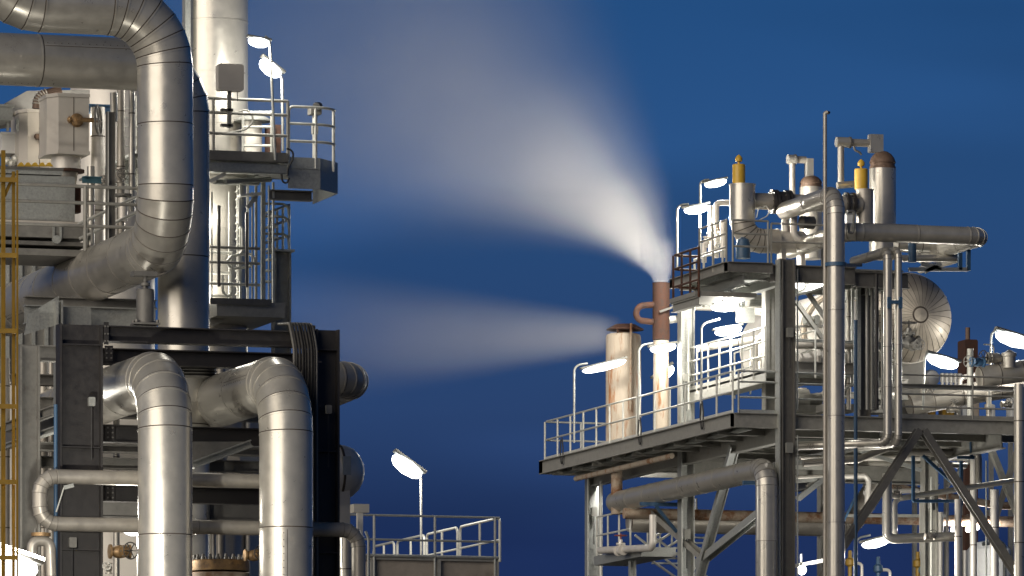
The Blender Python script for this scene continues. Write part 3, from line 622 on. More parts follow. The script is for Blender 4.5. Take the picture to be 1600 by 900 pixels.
# column tank behind upper part (bright wall behind lower area)
# --- grey secondary frame behind the portal at the left
gf = T('grey_frame', 'grey steel frame with bolted beams behind the left black column', 'steel frame', down(F(40, 900, YL+2.5)))
for (u0, u1, vt, dy, m_) in ((29, 60, 540, 2.2, 'mid_steel'), (86, 96, 470, 4.5, 'galvanized'), (33, 62, 690, 5.0, 'mid_steel')):
    a = F(u0, vt, YL+dy); b = F(u1, vt, YL+dy); gf.add('column', hbeam(V(((a.x+b.x)/2, a.y, 0)), V(((a.x+b.x)/2, a.y, a.z)), .3, b.x-a.x, .03, .04, up=X), m_, smooth=False)
beamx(gf, 29, 150, 538, 563, YL+2.6, 'mid_steel'); beamx(gf, 20, 230, 583, 600, YL+5.5, 'dark_steel')
for (u0, v0, u1, v1, h_, m_) in ((10, 668, 86, 641, .2, 'mid_steel'), (10, 700, 90, 670, .12, 'galvanized'), (0, 690, 90, 655, .5, 'dark_steel')):
    xx = F(u1, v1, YL+1.0).x+(.3 if h_ > .4 else 0); a = G(u1, v1, xx); b = G(u0, v0, xx); b.z = a.z; gf.add('side_beam', hbeam(a, b, .15, h_, .02, .025), m_, smooth=False)
for (v0, v1, y_, m_) in ((476, 505, 5.0, 'galvanized'), (462, 476, 6.5, 'mid_steel'), (620, 650, 6, 'mid_steel'), (690, 704, 3.6, 'dark_steel'), (712, 730, 5, 'mid_steel'), (757, 806, 4.2, 'dark_steel')):
    beamx(gf, 40 if v0 < 560 else 60, 245 if v0 < 560 else 470, v0, v1, YL+y_, m_, .25)
a = F(95, 480, YL+4.6); b = F(142, 511, YL+4.6); gf.add('gusset_plate', box(a.x, b.x, a.y-.02, a.y+.02, b.z, a.z), 'galvanized', smooth=False)
a = F(38, 490, YL+4.6); gf.add('gusset_plate', prism(a, a+Y*.05, [(0,-.45),(.75,-.2),(.75,.4),(.1,.0)], Z), 'galvanized', smooth=False)
# diagonal bracket between the risers
db = T('knee_bracket', 'grey triangular steel bracket between the two front risers', 'bracket', F(340, 720, YL+1)); a = F(300, 727, YL+1.0); b = F(392, 693, YL+1.0)
db.add('lower_flange', hbeam(a, b, .22, .16), 'galvanized', smooth=False); db.add('web_plate', ([F(300,724,YL+1.1),F(385,698,YL+1.1),F(385,690,YL+1.1),F(300,690,YL+1.1)]+[p_+Y*.03 for p_ in [F(300,724,YL+1.1),F(385,698,YL+1.1),F(385,690,YL+1.1),F(300,690,YL+1.1)]], [(0,1,2,3),(7,6,5,4),(0,4,5,1),(1,5,6,2),(2,6,7,3),(3,7,4,0)]), 'mid_steel', smooth=False)
# background process stuff seen through the gaps, lit from within
bw = T('storage_tank', 'pale storage tank seen between the beams of the left unit', 'tank', down(F(235, 800, YL+13))); c = F(235, 800, YL+13); rr = 265/SC(235, YL+13)
zt_k = F(235, 612, YL+13).z
for k in range(6): bw.add('shell_ring', lathe(V((c.x, c.y, zt_k*k/6)), Z, [(0,rr),(zt_k/6-.02,rr),(zt_k/6-.02,rr+.02),(zt_k/6,rr+.02)], 48), 'cladding_white')
for (u, d_, m_, y_, lab) in ((318, 12, 'cladding_white', 7, 'pale background riser just right of the left front pipe'), (345, 14, 'cladding_dull', 8, 'dull background riser left of the rusty flange bolts'), (334, 7, 'cladding', 6, 'thin bright riser between the two front pipes'), (388, 9, 'cladding_white', 9, 'thin pale riser left of the right front pipe'), (182, 10, 'cladding', 8, 'thin background riser right of the left black column')):
    q = F(u, 560, YL+y_); pipe('riser', lab, [down(q), q], d_/2/SC(u, YL+y_), m_, bands=1.4)
# ribbed bellows under the crossing pipe
bl = T('bellows', 'dark ribbed bellows between the black beams behind the elbows', 'bellows', F(300, 590, YL+3.6))
for k in range(4): q = F(298, 592-k*5, YL+3.9); bl.add('bellows_fold', lathe(q, Z, [(0,.50),(.025,.56),(.05,.50)], 28), 'dark_steel')
# flanged vessel and valves at the bottom
y_ = YL+.6; a = F(343, 900, y_); S_ = SC(343, y_); fv = T('flanged_vessel', 'rusty bolted flange head at the bottom between the front risers', 'vessel', down(a))
z0 = F(343, 876, y_).z; fv.add('shell', lathe(V((a.x, y_, 0)), Z, [(0,.5),(z0-.5,.5)], 36), 'rust'); fv.add('flange', lathe(V((a.x, y_, z0-.5)), Z, [(0,.62),(.22,.62),(.24,.6)], 36), 'rusty_pipe'); fv.add('flange', lathe(V((a.x, y_, z0-.22)), Z, [(0,.62),(.2,.62),(.22,.6)], 36), 'bronze')
for k in range(20):
    t_ = 2*math.pi*k/20; q = V((a.x+.53*math.cos(t_), y_+.53*math.sin(t_), z0-.05)); fv.add('bolt', lathe(q, Z, [(0,.045),(.1,.045),(.1,.03),(.16,.03)], 6), 'dark_steel')
valve('gate_valve', 'bronze gate valve with black handwheel right of the left black column', F(187, 862, YL-.2), X, (.35,-1,.0), .2, 'bronze', 'black_steel')
valve('gate_valve', 'dark gate valve with handwheel left of the right front riser', F(396, 868, YL-.1), X, (.2,-1,.1), .17, 'bronze', 'black_steel')
valve('gate_valve', 'small pale valve at the bottom left of the black handwheel', F(170, 888, YL-.3), Z, (-.5,-1,.2), .1, 'cladding_dull', 'galvanized')
pl_ = T('pump_casing', 'grey arched pump casing behind the bottom-left floodlight', 'pump', down(F(62, 900, YL-1))); q = [F(50,900,YL-1),F(50,845,YL-1),F(78,845,YL-1),F(80,900,YL-1)]; pl_.add('pipe_arch', tube(fillet(q, .15, 4), .11, 12), 'cladding_dull')
pl_.add('top_flange', lathe(F(64, 838, YL-1), Z, [(0,.2),(.07,.2)], 20), 'bronze')
for u_ in (55, 72): pl_.add('bolt', lathe(F(u_, 836, YL-1), Z, [(0,.03),(.13,.03)], 6), 'dark_steel')
# bright floodlight bottom left and small lamp
q0 = F(-45, 858, YL-7); q1 = F(58, 893, YL-7)
tube_lamp('big glaring floodlight in the bottom left corner', q0, q1, .34, [down(q0+Y*.3), q0+Y*.3+Z*.25, q0+(q1-q0)*.3+Z*.32], watts=3800, glowm='flood_light', boff=(.75, -.25, .75))
tube_lamp('small tube lamp under the loop pipe left of the front riser', F(194, 829, YL+1.5), F(216, 833, YL+1.5), .08, [F(216, 900, YL+1.7), F(216, 822, YL+1.7), F(214, 826, YL+1.5)])

# --- right flank of the left unit
y_ = YL+5; a = F(525, 592, y_)
clad('stub_duct', 'clad pipe end pointing right beside the right black column', [V((F(470,592,y_).x, y_, a.z)), V((F(556, 592, y_).x, y_, a.z)), V((F(556,592,y_).x+.25, y_+4.0, a.z))], 28/SC(550, y_), 'cladding_dull', R=.65, seg=.55, gores=5, n=36)
y_ = YL+7; c = F(538, 738, y_); S_ = SC(538, y_); hv = T('horizontal_vessel', 'pale horizontal vessel with rounded end right of the black frame', 'vessel', down(c))
r_ = 42/S_; hv.add('shell', lathe(V((c.x-2.5, y_, c.z)), X, [(0,r_),(2.35,r_)], 40), 'cladding_white'); hv.add('dished_end', lathe(V((c.x-.14, y_, c.z)), X, [(0,r_+.01),(.12,r_),(.3,r_*.9),(.44,r_*.68),(.53,r_*.4),(.57,.02)], 40), 'cladding_white')
hv.add('girth_band', lathe(V((c.x-.17, y_, c.z)), X, [(0,r_+.02),(.05,r_+.02)], 40), 'sealant'); hv.add('saddle', box(c.x-.35, c.x+.02, y_-.4, y_+.4, c.z-r_-.9, c.z-.25), 'cream_box', smooth=False); hv.add('name_plate', box(c.x-.2, c.x-.02, y_-r_-.02, y_-r_+.3, c.z-.1, c.z+.3), 'galvanized', smooth=False)
clad('drop_pipe', 'clad pipe dropping beside the black frame below the rounded vessel', [down(F(543, 800, YL+1.5)), F(543, 826, YL+1.5)], 15/SC(543, YL+1.5), 'cladding', seg=.8, n=20)
a = F(565, 797, YL+3); jb = T('junction_box', 'small cream box on a post left of the concrete stair railing', 'box', down(a)); jb.add('casing', box(a.x-.17, a.x+.17, a.y, a.y+.3, a.z-.05, a.z+.13), 'cream_box', smooth=False); jb.add('post', bar(down(a)+Y*.15, a+Y*.15-Z*.05, .12, .1, Y), 'cladding_white', smooth=False)
solo('handrail_bend', 'bent white handrail end beside the dropping pipe', 'handrail', tube(fillet([F(571, 830, YL+2), F(576, 842, YL+2), down(F(577, 900, YL+2))], .2, 4), .03, 8), 'white_rail')

# ================================================================ concrete stair head in the middle
yc = 166.0; cr = F(780, 872, yc); xr = cr.x; zc = cr.z
cs = T('concrete_platform', 'concrete platform with a grey edge beam at the bottom centre', 'platform', V((xr-2, yc, 0)))
xl = F(578, 872, yc).x
cs.add('wall_panel', box(xl, xl+(xr-xl)*.53, yc+.05, yc+5, 0, zc-.1), 'concrete', smooth=False); cs.add('wall_panel', box(xl+(xr-xl)*.53+.03, xr, yc+.05, yc+5, 0, zc-.1), 'concrete', smooth=False)
cs.add('edge_beam', box(xl-.1, xr+.05, yc-.02, yc+5.1, zc-.1, zc+.0), 'grey_steel', smooth=False)
for f_ in (.02, .53, .98): x_ = xl+(xr-xl)*f_; cs.add('edge_post', bar(V((x_, yc, 0)), V((x_, yc, zc-.1)), .1, .1, Y), 'grey_steel', smooth=False)
rf = T('railing', 'grey straight railing along the front of the concrete platform', 'railing', V((xl, yc, zc)))
zt_ = F(585, 805, yc).z
for z_, n_ in ((zt_, 'top_rail'), (F(585, 843, yc).z, 'mid_rail'), (F(585, 868, yc).z, 'toe_board')): rf.add(n_, tube([V((xl-.6, yc-.03, z_)), V((xr, yc-.03, z_))], .028 if z_ > zc+.3 else .04, 8), 'galvanized')
for u_ in (584, 679, 773): q = F(u_, 872, yc); rf.add('post', tube([V((q.x, yc-.03, zc-.6)), V((q.x, yc-.03, zt_))], .035, 8), 'galvanized')
for (i, (u0, u1)) in enumerate(((782, 720), (716, 668), (664, 622), (617, 585))):
    q0 = G(u0, 812, xr+.02); q1 = G(u1, 812, xr+.02); z_ = zt_
    rr_ = T('railing', ['nearest loop of the bright railing receding along the concrete platform', 'second loop of the bright receding railing on the concrete platform', 'third loop of the bright receding railing, behind the lamp post', 'farthest loop of the bright receding railing on the concrete platform'][i], 'railing', V((xr, q0.y, zc)), 'bright railing loops on the concrete platform')
    rr_.add('hoop', tube(fillet([V((xr, q0.y, zc-.1)), V((xr, q0.y, z_)), V((xr, q1.y, z_)), V((xr, q1.y, zc-.1))], .15, 4), .035, 8), 'white_rail')
    rr_.add('mid_rail', tube([V((xr, q0.y, (zc+z_)/2-.05)), V((xr, q1.y, (zc+z_)/2-.05))], .028, 8), 'white_rail'); ym = (q0.y+q1.y)/2; rr_.add('post', tube([V((xr, ym, zc-.1)), V((xr, ym, z_))], .032, 8), 'white_rail')
y_ = yc+5.5
tube_lamp('lamp on a tall white post above the concrete platform', F(614, 712, y_), F(658, 744, y_), .23, [down(F(658, 868, y_)), F(658, 745, y_), F(655, 741, y_)], glowm='tube_light', pole_m='white_rail')

# --- background of the left unit: broad vessel, cooler bank, hidden service lamps
y_ = YL+15; c = F(176, 400, y_); r_ = 66/SC(176, y_); bv = T('background_vessel', 'broad pale vessel standing behind the risers left of the main pipe', 'vessel', down(c))
zt_ = F(176, 118, y_).z; n_ = 12
for k in range(n_): bv.add('shell_ring', lathe(V((c.x, y_, zt_*k/n_)), Z, [(0,r_-.01),(.02,r_-.01),(.02,r_),(zt_/n_,r_)], 40), 'cladding_white')
bv.add('dome', lathe(V((c.x, y_, zt_)), Z, [(0,r_),(.2,r_*.9),(.4,r_*.6),(.5,.05)], 40), 'cladding_white')
y_ = YL+19; a = F(-60, 352, y_); b = F(122, 585, y_); cb = T('cooler_bank', 'grey cooler casing filling the gap below the speckled box', 'cooler', down(a))
cb.add('casing', box(a.x, b.x, y_, y_+2, b.z, a.z), 'mid_steel', smooth=False)
for k in range(9): x_ = a.x+(b.x-a.x)*(k+.5)/9; cb.add('rib', box(x_-.04, x_+.04, y_-.08, y_, b.z, a.z), 'galvanized', smooth=False)
for u_ in (10, 100): q = F(u_, 585, y_+.5); cb.add('leg', hbeam(down(q), q, .2, .2, up=X), 'mid_steel', smooth=False)
y_ = YL+9; a = F(-40, 585, y_); b = F(60, 760, y_)
for i, (u_, d_) in enumerate(((8, 15), (30, 11), (68, 14), (80, 9))): pipe('riser', ['thick background riser behind the yellow ladder', 'slim background riser between the ladder and the grey frame', 'dull background riser left of the left black column', 'slim background riser touching the left black column'][i], [down(F(u_, 600, y_-.5*i)), F(u_, 560, y_-.5*i)], d_/2/SC(u_, y_), 'cladding_dull', bands=1.5)
tube_lamp('service lamp behind the dropping clad pipe, lighting the access tower', F(298, 322, yt-1.1), F(320, 320, yt-1.1), .09, watts=330)
tube_lamp('service lamp low behind the dropping clad pipe at the landing', F(298, 440, yt-1.1), F(320, 438, yt-1.1), .09, watts=220)
tube_lamp('service lamp behind the taller cream box', F(95, 178, ye+1.7), F(125, 176, ye+1.7), .09, watts=500)
tube_lamp('service lamp hidden behind the upper part of the left black column', F(112, 610, YL+3.2), F(146, 608, YL+3.2), .09, watts=350)
tube_lamp('service lamp hidden behind the lower part of the left black column', F(112, 780, YL+3.2), F(146, 778, YL+3.2), .09, watts=350)

# --- bolted gussets on the black frame, junction boxes and conduits on the columns
for (u_, v_, y_) in ((170, 552, YL+3.0), (486, 558, YL+3.0), (172, 676, YL+1.2), (484, 678, YL+1.2), (172, 770, YL+1.2), (484, 770, YL+1.2)):
    q = F(u_, v_, y_-.02); g_o = pf.add('gusset_plate', box(q.x-.09, q.x+.09, y_-.03, y_-.008, q.z-.16, q.z+.16), 'black_steel', smooth=False)
    for k in range(6): pf.add('bolt', lathe(V((q.x+(-.05 if k % 2 else .05), y_-.03, q.z-.1+.1*(k//2))), -Y, [(0,.02),(.025,.02)], 6), 'dark_steel', g_o)
for i, (u_, v_, w_, h_, y_, m_) in enumerate(((142, 628, 10, 14, YL-.02, 'galvanized'), (112, 848, 12, 16, YL-.02, 'mid_steel'), (512, 640, 9, 13, YL-.02, 'mid_steel'))):
    S = SC(u_, y_); q = F(u_, v_, y_); th = T('terminal_box', ['small pale terminal box high on the left black column', 'small grey terminal box low on the left black column', 'small grey terminal box on the right black column'][i], 'box', q)
    th.add('casing', box(q.x-w_/2/S, q.x+w_/2/S, y_-.12, y_, q.z-h_/2/S, q.z+h_/2/S, .015), m_); th.add('conduit', tube([V((q.x, y_-.06, q.z-h_/2/S)), V((q.x, y_-.06, q.z-h_/2/S-1.1))], .014, 6), 'rubber')
for i, (u_, v0, v1, y_) in enumerate(((420, 290, 470, ya-.6), (331, 300, 470, ya+.2), (394, 300, 470, ya-.2), (358, 300, 470, ya+1.0))):
    pipe('conduit', ['thin grey conduit on the right side of the access tower', 'thin grey conduit on the left side of the access tower', 'thin grey conduit in the middle of the access tower', 'thin pale conduit against the process column in the access tower'][i], [F(u_, v1, y_), F(u_, v0, y_)], .02, 'white_rail' if i > 1 else 'galvanized')
# ================================================================ right unit
YR = 165.5
cor = F(1147, 645, YR); XE = cor.x; ZD = cor.z            # outer edge and height of the lower deck
XC = F(1232, 645, YR-.25).x                               # column line
hF = cor.z-F(1147, 668, YR).z
YB = 182.2                                                # far end of the deck
XM = F(1640, 650, YR).x
rf = T('steel_structure', 'two-storey grey steel structure carrying the decks of the right unit', 'steel structure', (XC, YR, 0))
def hcol(th, u0, u1, vt, vb, y, m='grey_steel', dep=.3, x=None):
    a = F(u0, vt, y); b = F(u1, vt, y); xc = (a.x+b.x)/2 if x is None else x; zb = 0 if vb is None else F(u0, vb, y).z
    return th.add('column', hbeam(V((xc, y+dep/2, zb)), V((xc, y+dep/2, a.z)), dep, b.x-a.x, .03, .035, up=X), m, smooth=False)
# columns: corner pair, left row, inner row
hcol(rf, 1222, 1243, 404, None, YR-.25, 'dark_steel')
hcol(rf, 1196, 1215, 428, 640, YR+3.2, 'grey_steel')
q = F(1220, 404, YR-.25); rf.add('painted_lit_face', box(q.x-.03, q.x-.005, YR-.24, YR+.1, 0, q.z), 'galvanized', smooth=False)  # pale sheet paints the lamplit left face of the dark corner column
y2 = G(1072, 600, XC).y; y3 = G(927, 740, XC).y
ztop2 = G(1072, 470, XC).z
for (y_, zt) in ((y2, ztop2), (y3, ZD-hF)):
    w_ = 22/SC(1072 if y_ == y2 else 927, y_)
    rf.add('column', hbeam(V((XC, y_, 0)), V((XC, y_, zt)), .34, w_, .03, .035, up=X), 'galvanized', smooth=False)
for (u0, u1, vt, vb, y_, m_) in ((1343, 1361, 425, 660, YR+2.0, 'dark_steel'), (1444, 1466, 700, None, YR+5.5, 'grey_steel'), (1366, 1373, 425, 640, YR+1.0, 'black_steel'), (1282, 1296, 745, None, YR+12, 'grey_steel'), (1408, 1421, 540, 665, YR+9, 'dark_steel'), (1592, 1625, 640, None, YR+4, 'grey_steel')):
    hcol(rf, u0, u1, vt, vb, y_, m_)
rf.add('painted_lit_flange', bar(F(1342, 640, YR+1.9), F(1342, 428, YR+1.9), .10, .05, Y), 'galvanized', smooth=False)  # lighter bar stands in for lamplight on the dark column's flange
# lower deck: fascias, joists, plate
zc_ = ZD-hF/2
rf.add('deck_fascia', channel(V((XE, YR, zc_)), V((XE, YB, zc_)), -.1, hF), 'grey_steel', smooth=False)
x1 = F(1225, 650, YR).x
rf.add('deck_fascia', channel(V((XE, YR, zc_)), V((x1, YR, zc_)), .1, hF), 'grey_steel', smooth=False)
rf.add('deck_fascia', hbeam(V((x1+.28, YR+.1, zc_)), V((XM, YR+.1, zc_)), .25, hF, .02, .03), 'grey_steel', smooth=False)
rf.add('deck_fascia', channel(V((XE, YB, zc_)), V((XM, YB, zc_)), .1, hF), 'grey_steel', smooth=False)
rf.add('deck_plate', box(XE+.1, XM, YR+.2, YB-.1, ZD-.08, ZD-.03), 'grey_steel', smooth=False)
for k in range(9):
    y_ = YR+1.6+k*1.8; rf.add('joist', hbeam(V((XE+.1, y_, ZD-.27)), V((XM, y_, ZD-.27)), .16, .36, .015, .02), 'grey_steel', smooth=False)
for (x_, h_) in ((XC, .62), (XC+3.2, .5), (XC+6.2, .62), (XC-.9, .3)):
    rf.add('girder', hbeam(V((x_, YR+.4, ZD-.1-h_/2-.0)), V((x_, YB-.1, ZD-.1-h_/2)), .24, h_, .02, .03), 'galvanized' if x_ < XC else 'grey_steel', smooth=False)
rf.add('cross_girder', hbeam(V((XC, y2+.2, ZD-.85)), V((XM, y2+.2, ZD-.85)), .24, .5), 'grey_steel', smooth=False)
# upper deck
cu = F(1137, 409, YR); XU = cu.x; ZU = cu.z; hU = ZU-F(1137, 425, YR).z; x2 = F(1207, 410, YR).x
YU = G(1052, 470, XU).y
rf.add('upper_fascia', channel(V((XU, YR, ZU-hU/2)), V((x2, YR, ZU-hU/2)), .1, hU), 'dark_steel', smooth=False)
rf.add('upper_fascia', channel(V((XU, YR, ZU-hU/2)), V((XU, YU, ZU-hU/2)), -.1, hU), 'grey_steel', smooth=False)
rf.add('upper_fascia', hbeam(V((x2, YR+.2, ZU-.24)), V((F(1340,410,YR).x, YR+.2, ZU-.24)), .25, .45, .02, .03), 'dark_steel', smooth=False)
xq = F(1500, 420, YR).x
rf.add('upper_fascia', hbeam(V((F(1340,410,YR).x+.01, YR+.3, ZU-.32)), V((F(1425,410,YR).x, YR+.3, ZU-.32)), .25, .4, .02, .03), 'dark_steel', smooth=False)
rf.add('upper_plate', box(XU+.1, F(1420,410,YR).x, YR+.4, YU-.1, ZU-.07, ZU-.03), 'grey_steel', smooth=False)
for k in range(3): y_ = YR+1.2+k*1.5; rf.add('joist', hbeam(V((XU+.1, y_, ZU-.2)), V((F(1420,410,YR).x, y_, ZU-.2)), .12, .25, .015, .02), 'galvanized', smooth=False)
for x_ in (XU+.55, XC-.05, XC+1.2, XC+3.0): rf.add('upper_girder', hbeam(V((x_, YR+.3, ZU-.4)), V((x_, YU-.2, ZU-.4)), .2, .28, .02, .03), 'galvanized', smooth=False)
# cantilever bracket at the far right
for (u0, v0, u1, v1) in ((1420, 421, 1512, 421), (1513, 385, 1513, 423), (1500, 395, 1500, 422), (1440, 412, 1470, 420), (1445, 425, 1470, 412)):
    rf.add('bracket_arm', bar(F(u0, v0, YR+.6), F(u1, v1, YR+.6), .1, .1, Y if abs(u1-u0) < 5 else Z), 'blue_paint' if u0 > 1480 else 'galvanized', smooth=False)
# braces
def brace(u0, v0, u1, v1, y0, y1=None, w_=.24, m='grey_steel', th=rf, x=None):
    a = F(u0, v0, y0) if x is None else G(u0, v0, x); b = F(u1, v1, y1 or y0) if x is None else G(u1, v1, x)
    th.add('brace', hbeam(a, b, w_*.7, w_, .02, .025, up=Y if x is None else X), m, smooth=False)
brace(1436, 672, 1277, 915, YR-.2, w_=.27, m='dark_steel'); brace(1442, 672, 1600, 915, YR-.2, w_=.27, m='dark_steel')
brace(1548, 700, 1600, 830, YR+6, w_=.2); brace(1600, 670, 1546, 840, YR+7, w_=.18, m='dark_steel')
# side braces in the plane of the left columns
za, zb2 = G(1090, 900, XC).z, G(1150, 690, XC).z
rf.add('brace', hbeam(G(1148, 697, XC-.05), G(1092, 905, XC-.05), .16, .26, .02, .025, up=X), 'galvanized', smooth=False)
rf.add('brace', hbeam(G(1228, 770, XC), G(1092, 880, XC), .2, .24, .02, .025, up=X), 'galvanized', smooth=False)
rf.add('brace', hbeam(G(1020, 800, XC), G(1100, 872, XC), .16, .2, .02, .025, up=X), 'grey_steel', smooth=False)
for (u0, v0, u1, v1) in ((1258, 452, 1306, 520), (1243, 470, 1287, 532)): brace(u0, v0, u1, v1, YR+2.5, w_=.14)
rf.add('brace', hbeam(F(1060,905,YR+9), F(1180,805,YR+9), .16, .2, up=Y), 'galvanized', smooth=False)
brace(1246, 780, 1284, 750, YR+3, w_=.2, m='galvanized'); brace(1300, 850, 1340, 770, YR+4, w_=.08, m='blue_paint')
# mid level beams inside
for (u0, u1, v0, v1, y_, m_) in ((1243, 1345, 564, 582, YR+2.2, 'dark_steel'), (1243, 1345, 529, 533, YR+2.0, 'galvanized'), (1215, 1420, 586, 600, YR+4, 'dark_steel'), (1243, 1300, 419, 422, YR+1.5, 'white_rail'), (1247, 1300, 428, 431, YR+3.5, 'white_rail'), (1083, 1200, 470, 478, YR+7, 'galvanized'), (1320, 1420, 612, 622, YR+6, 'grey_steel'), (1410, 1640, 599, 606, YR+3, 'grey_steel')):
    beamx(rf, u0, u1, v0, v1, y_, m_, .2, 'floor_beam')
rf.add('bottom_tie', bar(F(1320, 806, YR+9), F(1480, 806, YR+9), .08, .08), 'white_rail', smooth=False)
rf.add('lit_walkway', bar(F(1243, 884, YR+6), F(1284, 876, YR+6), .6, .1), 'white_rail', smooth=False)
for (u0, v0, u1, v1, m_) in ((1243, 752, 1300, 748, 'galvanized'), (1243, 730, 1310, 732, 'white_rail'), (1330, 700, 1440, 735, 'galvanized'), (1490, 690, 1590, 678, 'galvanized'), (1200, 728, 1300, 716, 'galvanized')):
    rf.add('tie_bar', bar(F(u0, v0, YR+5), F(u1, v1, YR+5), .07, .1), m_, smooth=False)

# --- railings
zr = ZD
def rail_y(label, x, u0, u1, z, n, m='white_rail', h=1.1, v=650):
    q0, q1 = G(u0, v, x), G(u1, v, x); return railing('railing', label, [V((x, q0.y, z)), V((x, q1.y, z))], h, m, abs(q1.y-q0.y)/n, .028, (1.1, .58), .1)
yk = G(992, 650, XE).y
railing('railing', 'pale railing round the far left end of the lower deck beside the rusty drum', [V((XE+2.2, YB-.1, zr)), V((XE+.05, YB-.1, zr)), V((XE+.05, yk, zr))], 1.1, 'white_rail', 1.15, .028, (1.1, .58), .1)
railing('railing', 'long pale railing along the left edge of the lower deck below the bar lamps', [V((XE+.05, yk-.25, zr)), V((XE+.05, YR+.25, zr))], 1.1, 'white_rail', 1.2, .028, (1.1, .58), .1)
xa = F(1155, 650, YR).x; xb = F(1220, 650, YR).x
railing('railing', 'short grey railing section at the front corner of the lower deck', [V((xa, YR+.05, zr)), V((xb, YR+.05, zr))], 1.1, 'galvanized', 1.1, .026, (1.1, .82, .42), .1)
railing('railing', 'grey railing on the lower deck between the dark corner column and the thick riser', [V((F(1247,650,YR).x, YR+.2, zr)), V((F(1292,650,YR).x, YR+.2, zr))], 1.1, 'galvanized', .9, .024, (1.1, .82, .42))
railing('railing', 'dark railing on the lower deck at the right picture edge', [V((F(1412,650,YR).x, YR+.3, zr)), V((F(1640,650,YR).x, YR+.3, zr))], 1.15, 'grey_steel', 1.7, .024, (1.1, .62, .3), .12)
# upper deck railings
yv = G(1093, 440, XU).y
railing('railing', 'dark railing rising along the left edge of the upper deck', [V((XU, yv, ZU)), V((XU, YR+.1, ZU))], 1.1, 'grey_steel', .9, .027, (1.1, .75, .4))
railing('railing', 'dark railing at the front left of the upper deck below the yellow-capped silencer', [V((F(1146,410,YR).x, YR+.05, ZU)), V((F(1201,410,YR).x, YR+.05, ZU))], 1.1, 'grey_steel', 1.1, .027, (1.1, .75, .42))
railing('railing', 'dark railing at the front of the upper deck above the corner column', [V((F(1207,410,YR).x, YR+.1, ZU)), V((F(1293,410,YR).x, YR+.1, ZU))], 1.05, 'grey_steel', 1.5, .026, (1.1, .6))
railing('railing', 'dark railing behind the long loop duct on the upper deck', [V((F(1345,410,YR).x, YR+3.0, ZU)), V((F(1362,410,YR).x, YR+3.0, ZU))], 1.05, 'grey_steel', .5, .026, (1.1, .6))
# lower landing left of the upper deck, by the rust stack
zl = G(1060, 465, XU-.4).z
yl0 = G(1052, 450, XU-.4).y; yl1 = G(1092, 440, XU-.4).y
ln = T('stair_landing', 'small brown landing beside the rusty steam stack', 'landing', V((XU-.4, yl0, zl))); ln.add('landing_plate', box(XU-.5, XU+1.2, yl1, yl0, zl-.12, zl), 'grey_steel', smooth=False); ln.add('landing_beam', hbeam(V((XU-.4, yl1, zl-.25)), V((XU-.4, yl0, zl-.25)), .14, .24), 'grey_steel', smooth=False)
railing('railing', 'rusty railing round the small landing beside the steam stack', [V((XU+.3, yl0, zl)), V((XU-.4, yl0, zl)), V((XU-.4, yl1, zl))], 1.15, 'rust', .75, .032, (1.1, .75, .3))
railing('railing', 'white railing behind the small landing beside the steam stack', [V((XU+.6, yl0+1.2, zl)), V((XU+.6, yl1+1.0, zl))], 1.2, 'white_rail', .8, .03, (1.1, .72, .35))
# mid level stair walkway lit white
xm_ = XC+.1; zq = G(1072, 612, xm_).z
ma = V((xm_, G(1072, 600, xm_).y, zq)); mb = V((xm_, G(1196, 575, xm_).y, zq))
mw = T('walkway', 'white-lit inner walkway between the left columns of the structure', 'walkway', ma); mw.add('walkway_plate', box(xm_, xm_+1.4, mb.y, ma.y, zq-.06, zq), 'galvanized', smooth=False); mw.add('walkway_edge', channel(V((xm_, mb.y, zq-.15)), V((xm_, ma.y, zq-.15)), .08, .3), 'white_rail', smooth=False)
railing('railing', 'white-lit railing of the inner walkway below the hanging bar lamps', [ma, mb], 1.15, 'white_rail', 1.0, .028, (1.1, .75, .38), .1)
railing('railing', 'second white-lit railing on the far side of the inner walkway', [ma+X*1.4, mb+X*1.4], 1.1, 'white_rail', 1.2, .026, (1.1, .6))
# lit machinery on the walkway
mc = T('compressor_skid', 'white-lit horizontal compressor casing behind the inner walkway railing', 'machine', mb+V((1.9,.6,0)))
q = mb+V((2.0, 1.4, .45)); mc.add('casing', lathe(q-X*.7, X, [(0,.2),(.05,.32),(.5,.34),(.55,.4),(.62,.4),(.66,.34),(1.3,.34),(1.38,.2)], 24), 'cladding_white'); mc.add('base', box(q.x-.8, q.x+.9, q.y-.35, q.y+.35, zq, zq+.14), 'galvanized', smooth=False); mc.add('motor', lathe(q+X*.75, X, [(0,.26),(.7,.26),(.75,.2)], 20), 'cladding_white')
for k in range(5):
    xx = XC+.55+k*.32; vv = random.uniform(540, 560); q = V((xx, y2-4.2+k*.6, 0)); a_ = V((xx, q.y, zq)); pipe('service_pipe', ['white-lit service pipe behind the inner walkway, nearest the left column', 'white-lit service pipe behind the inner walkway, second from the left column', 'white-lit service pipe behind the inner walkway, third from the left column', 'white-lit service pipe behind the inner walkway, fourth from the left column', 'white-lit service pipe behind the inner walkway, nearest the corner column'][k], [a_, a_+Z*(1.0+.25*(k % 3)), a_+V((1.1, .3, 1.0+.25*(k % 3)))], .07+.02*(k % 2), 'cladding_white', group='service pipes behind the walkway', flanges=((0, .5),))
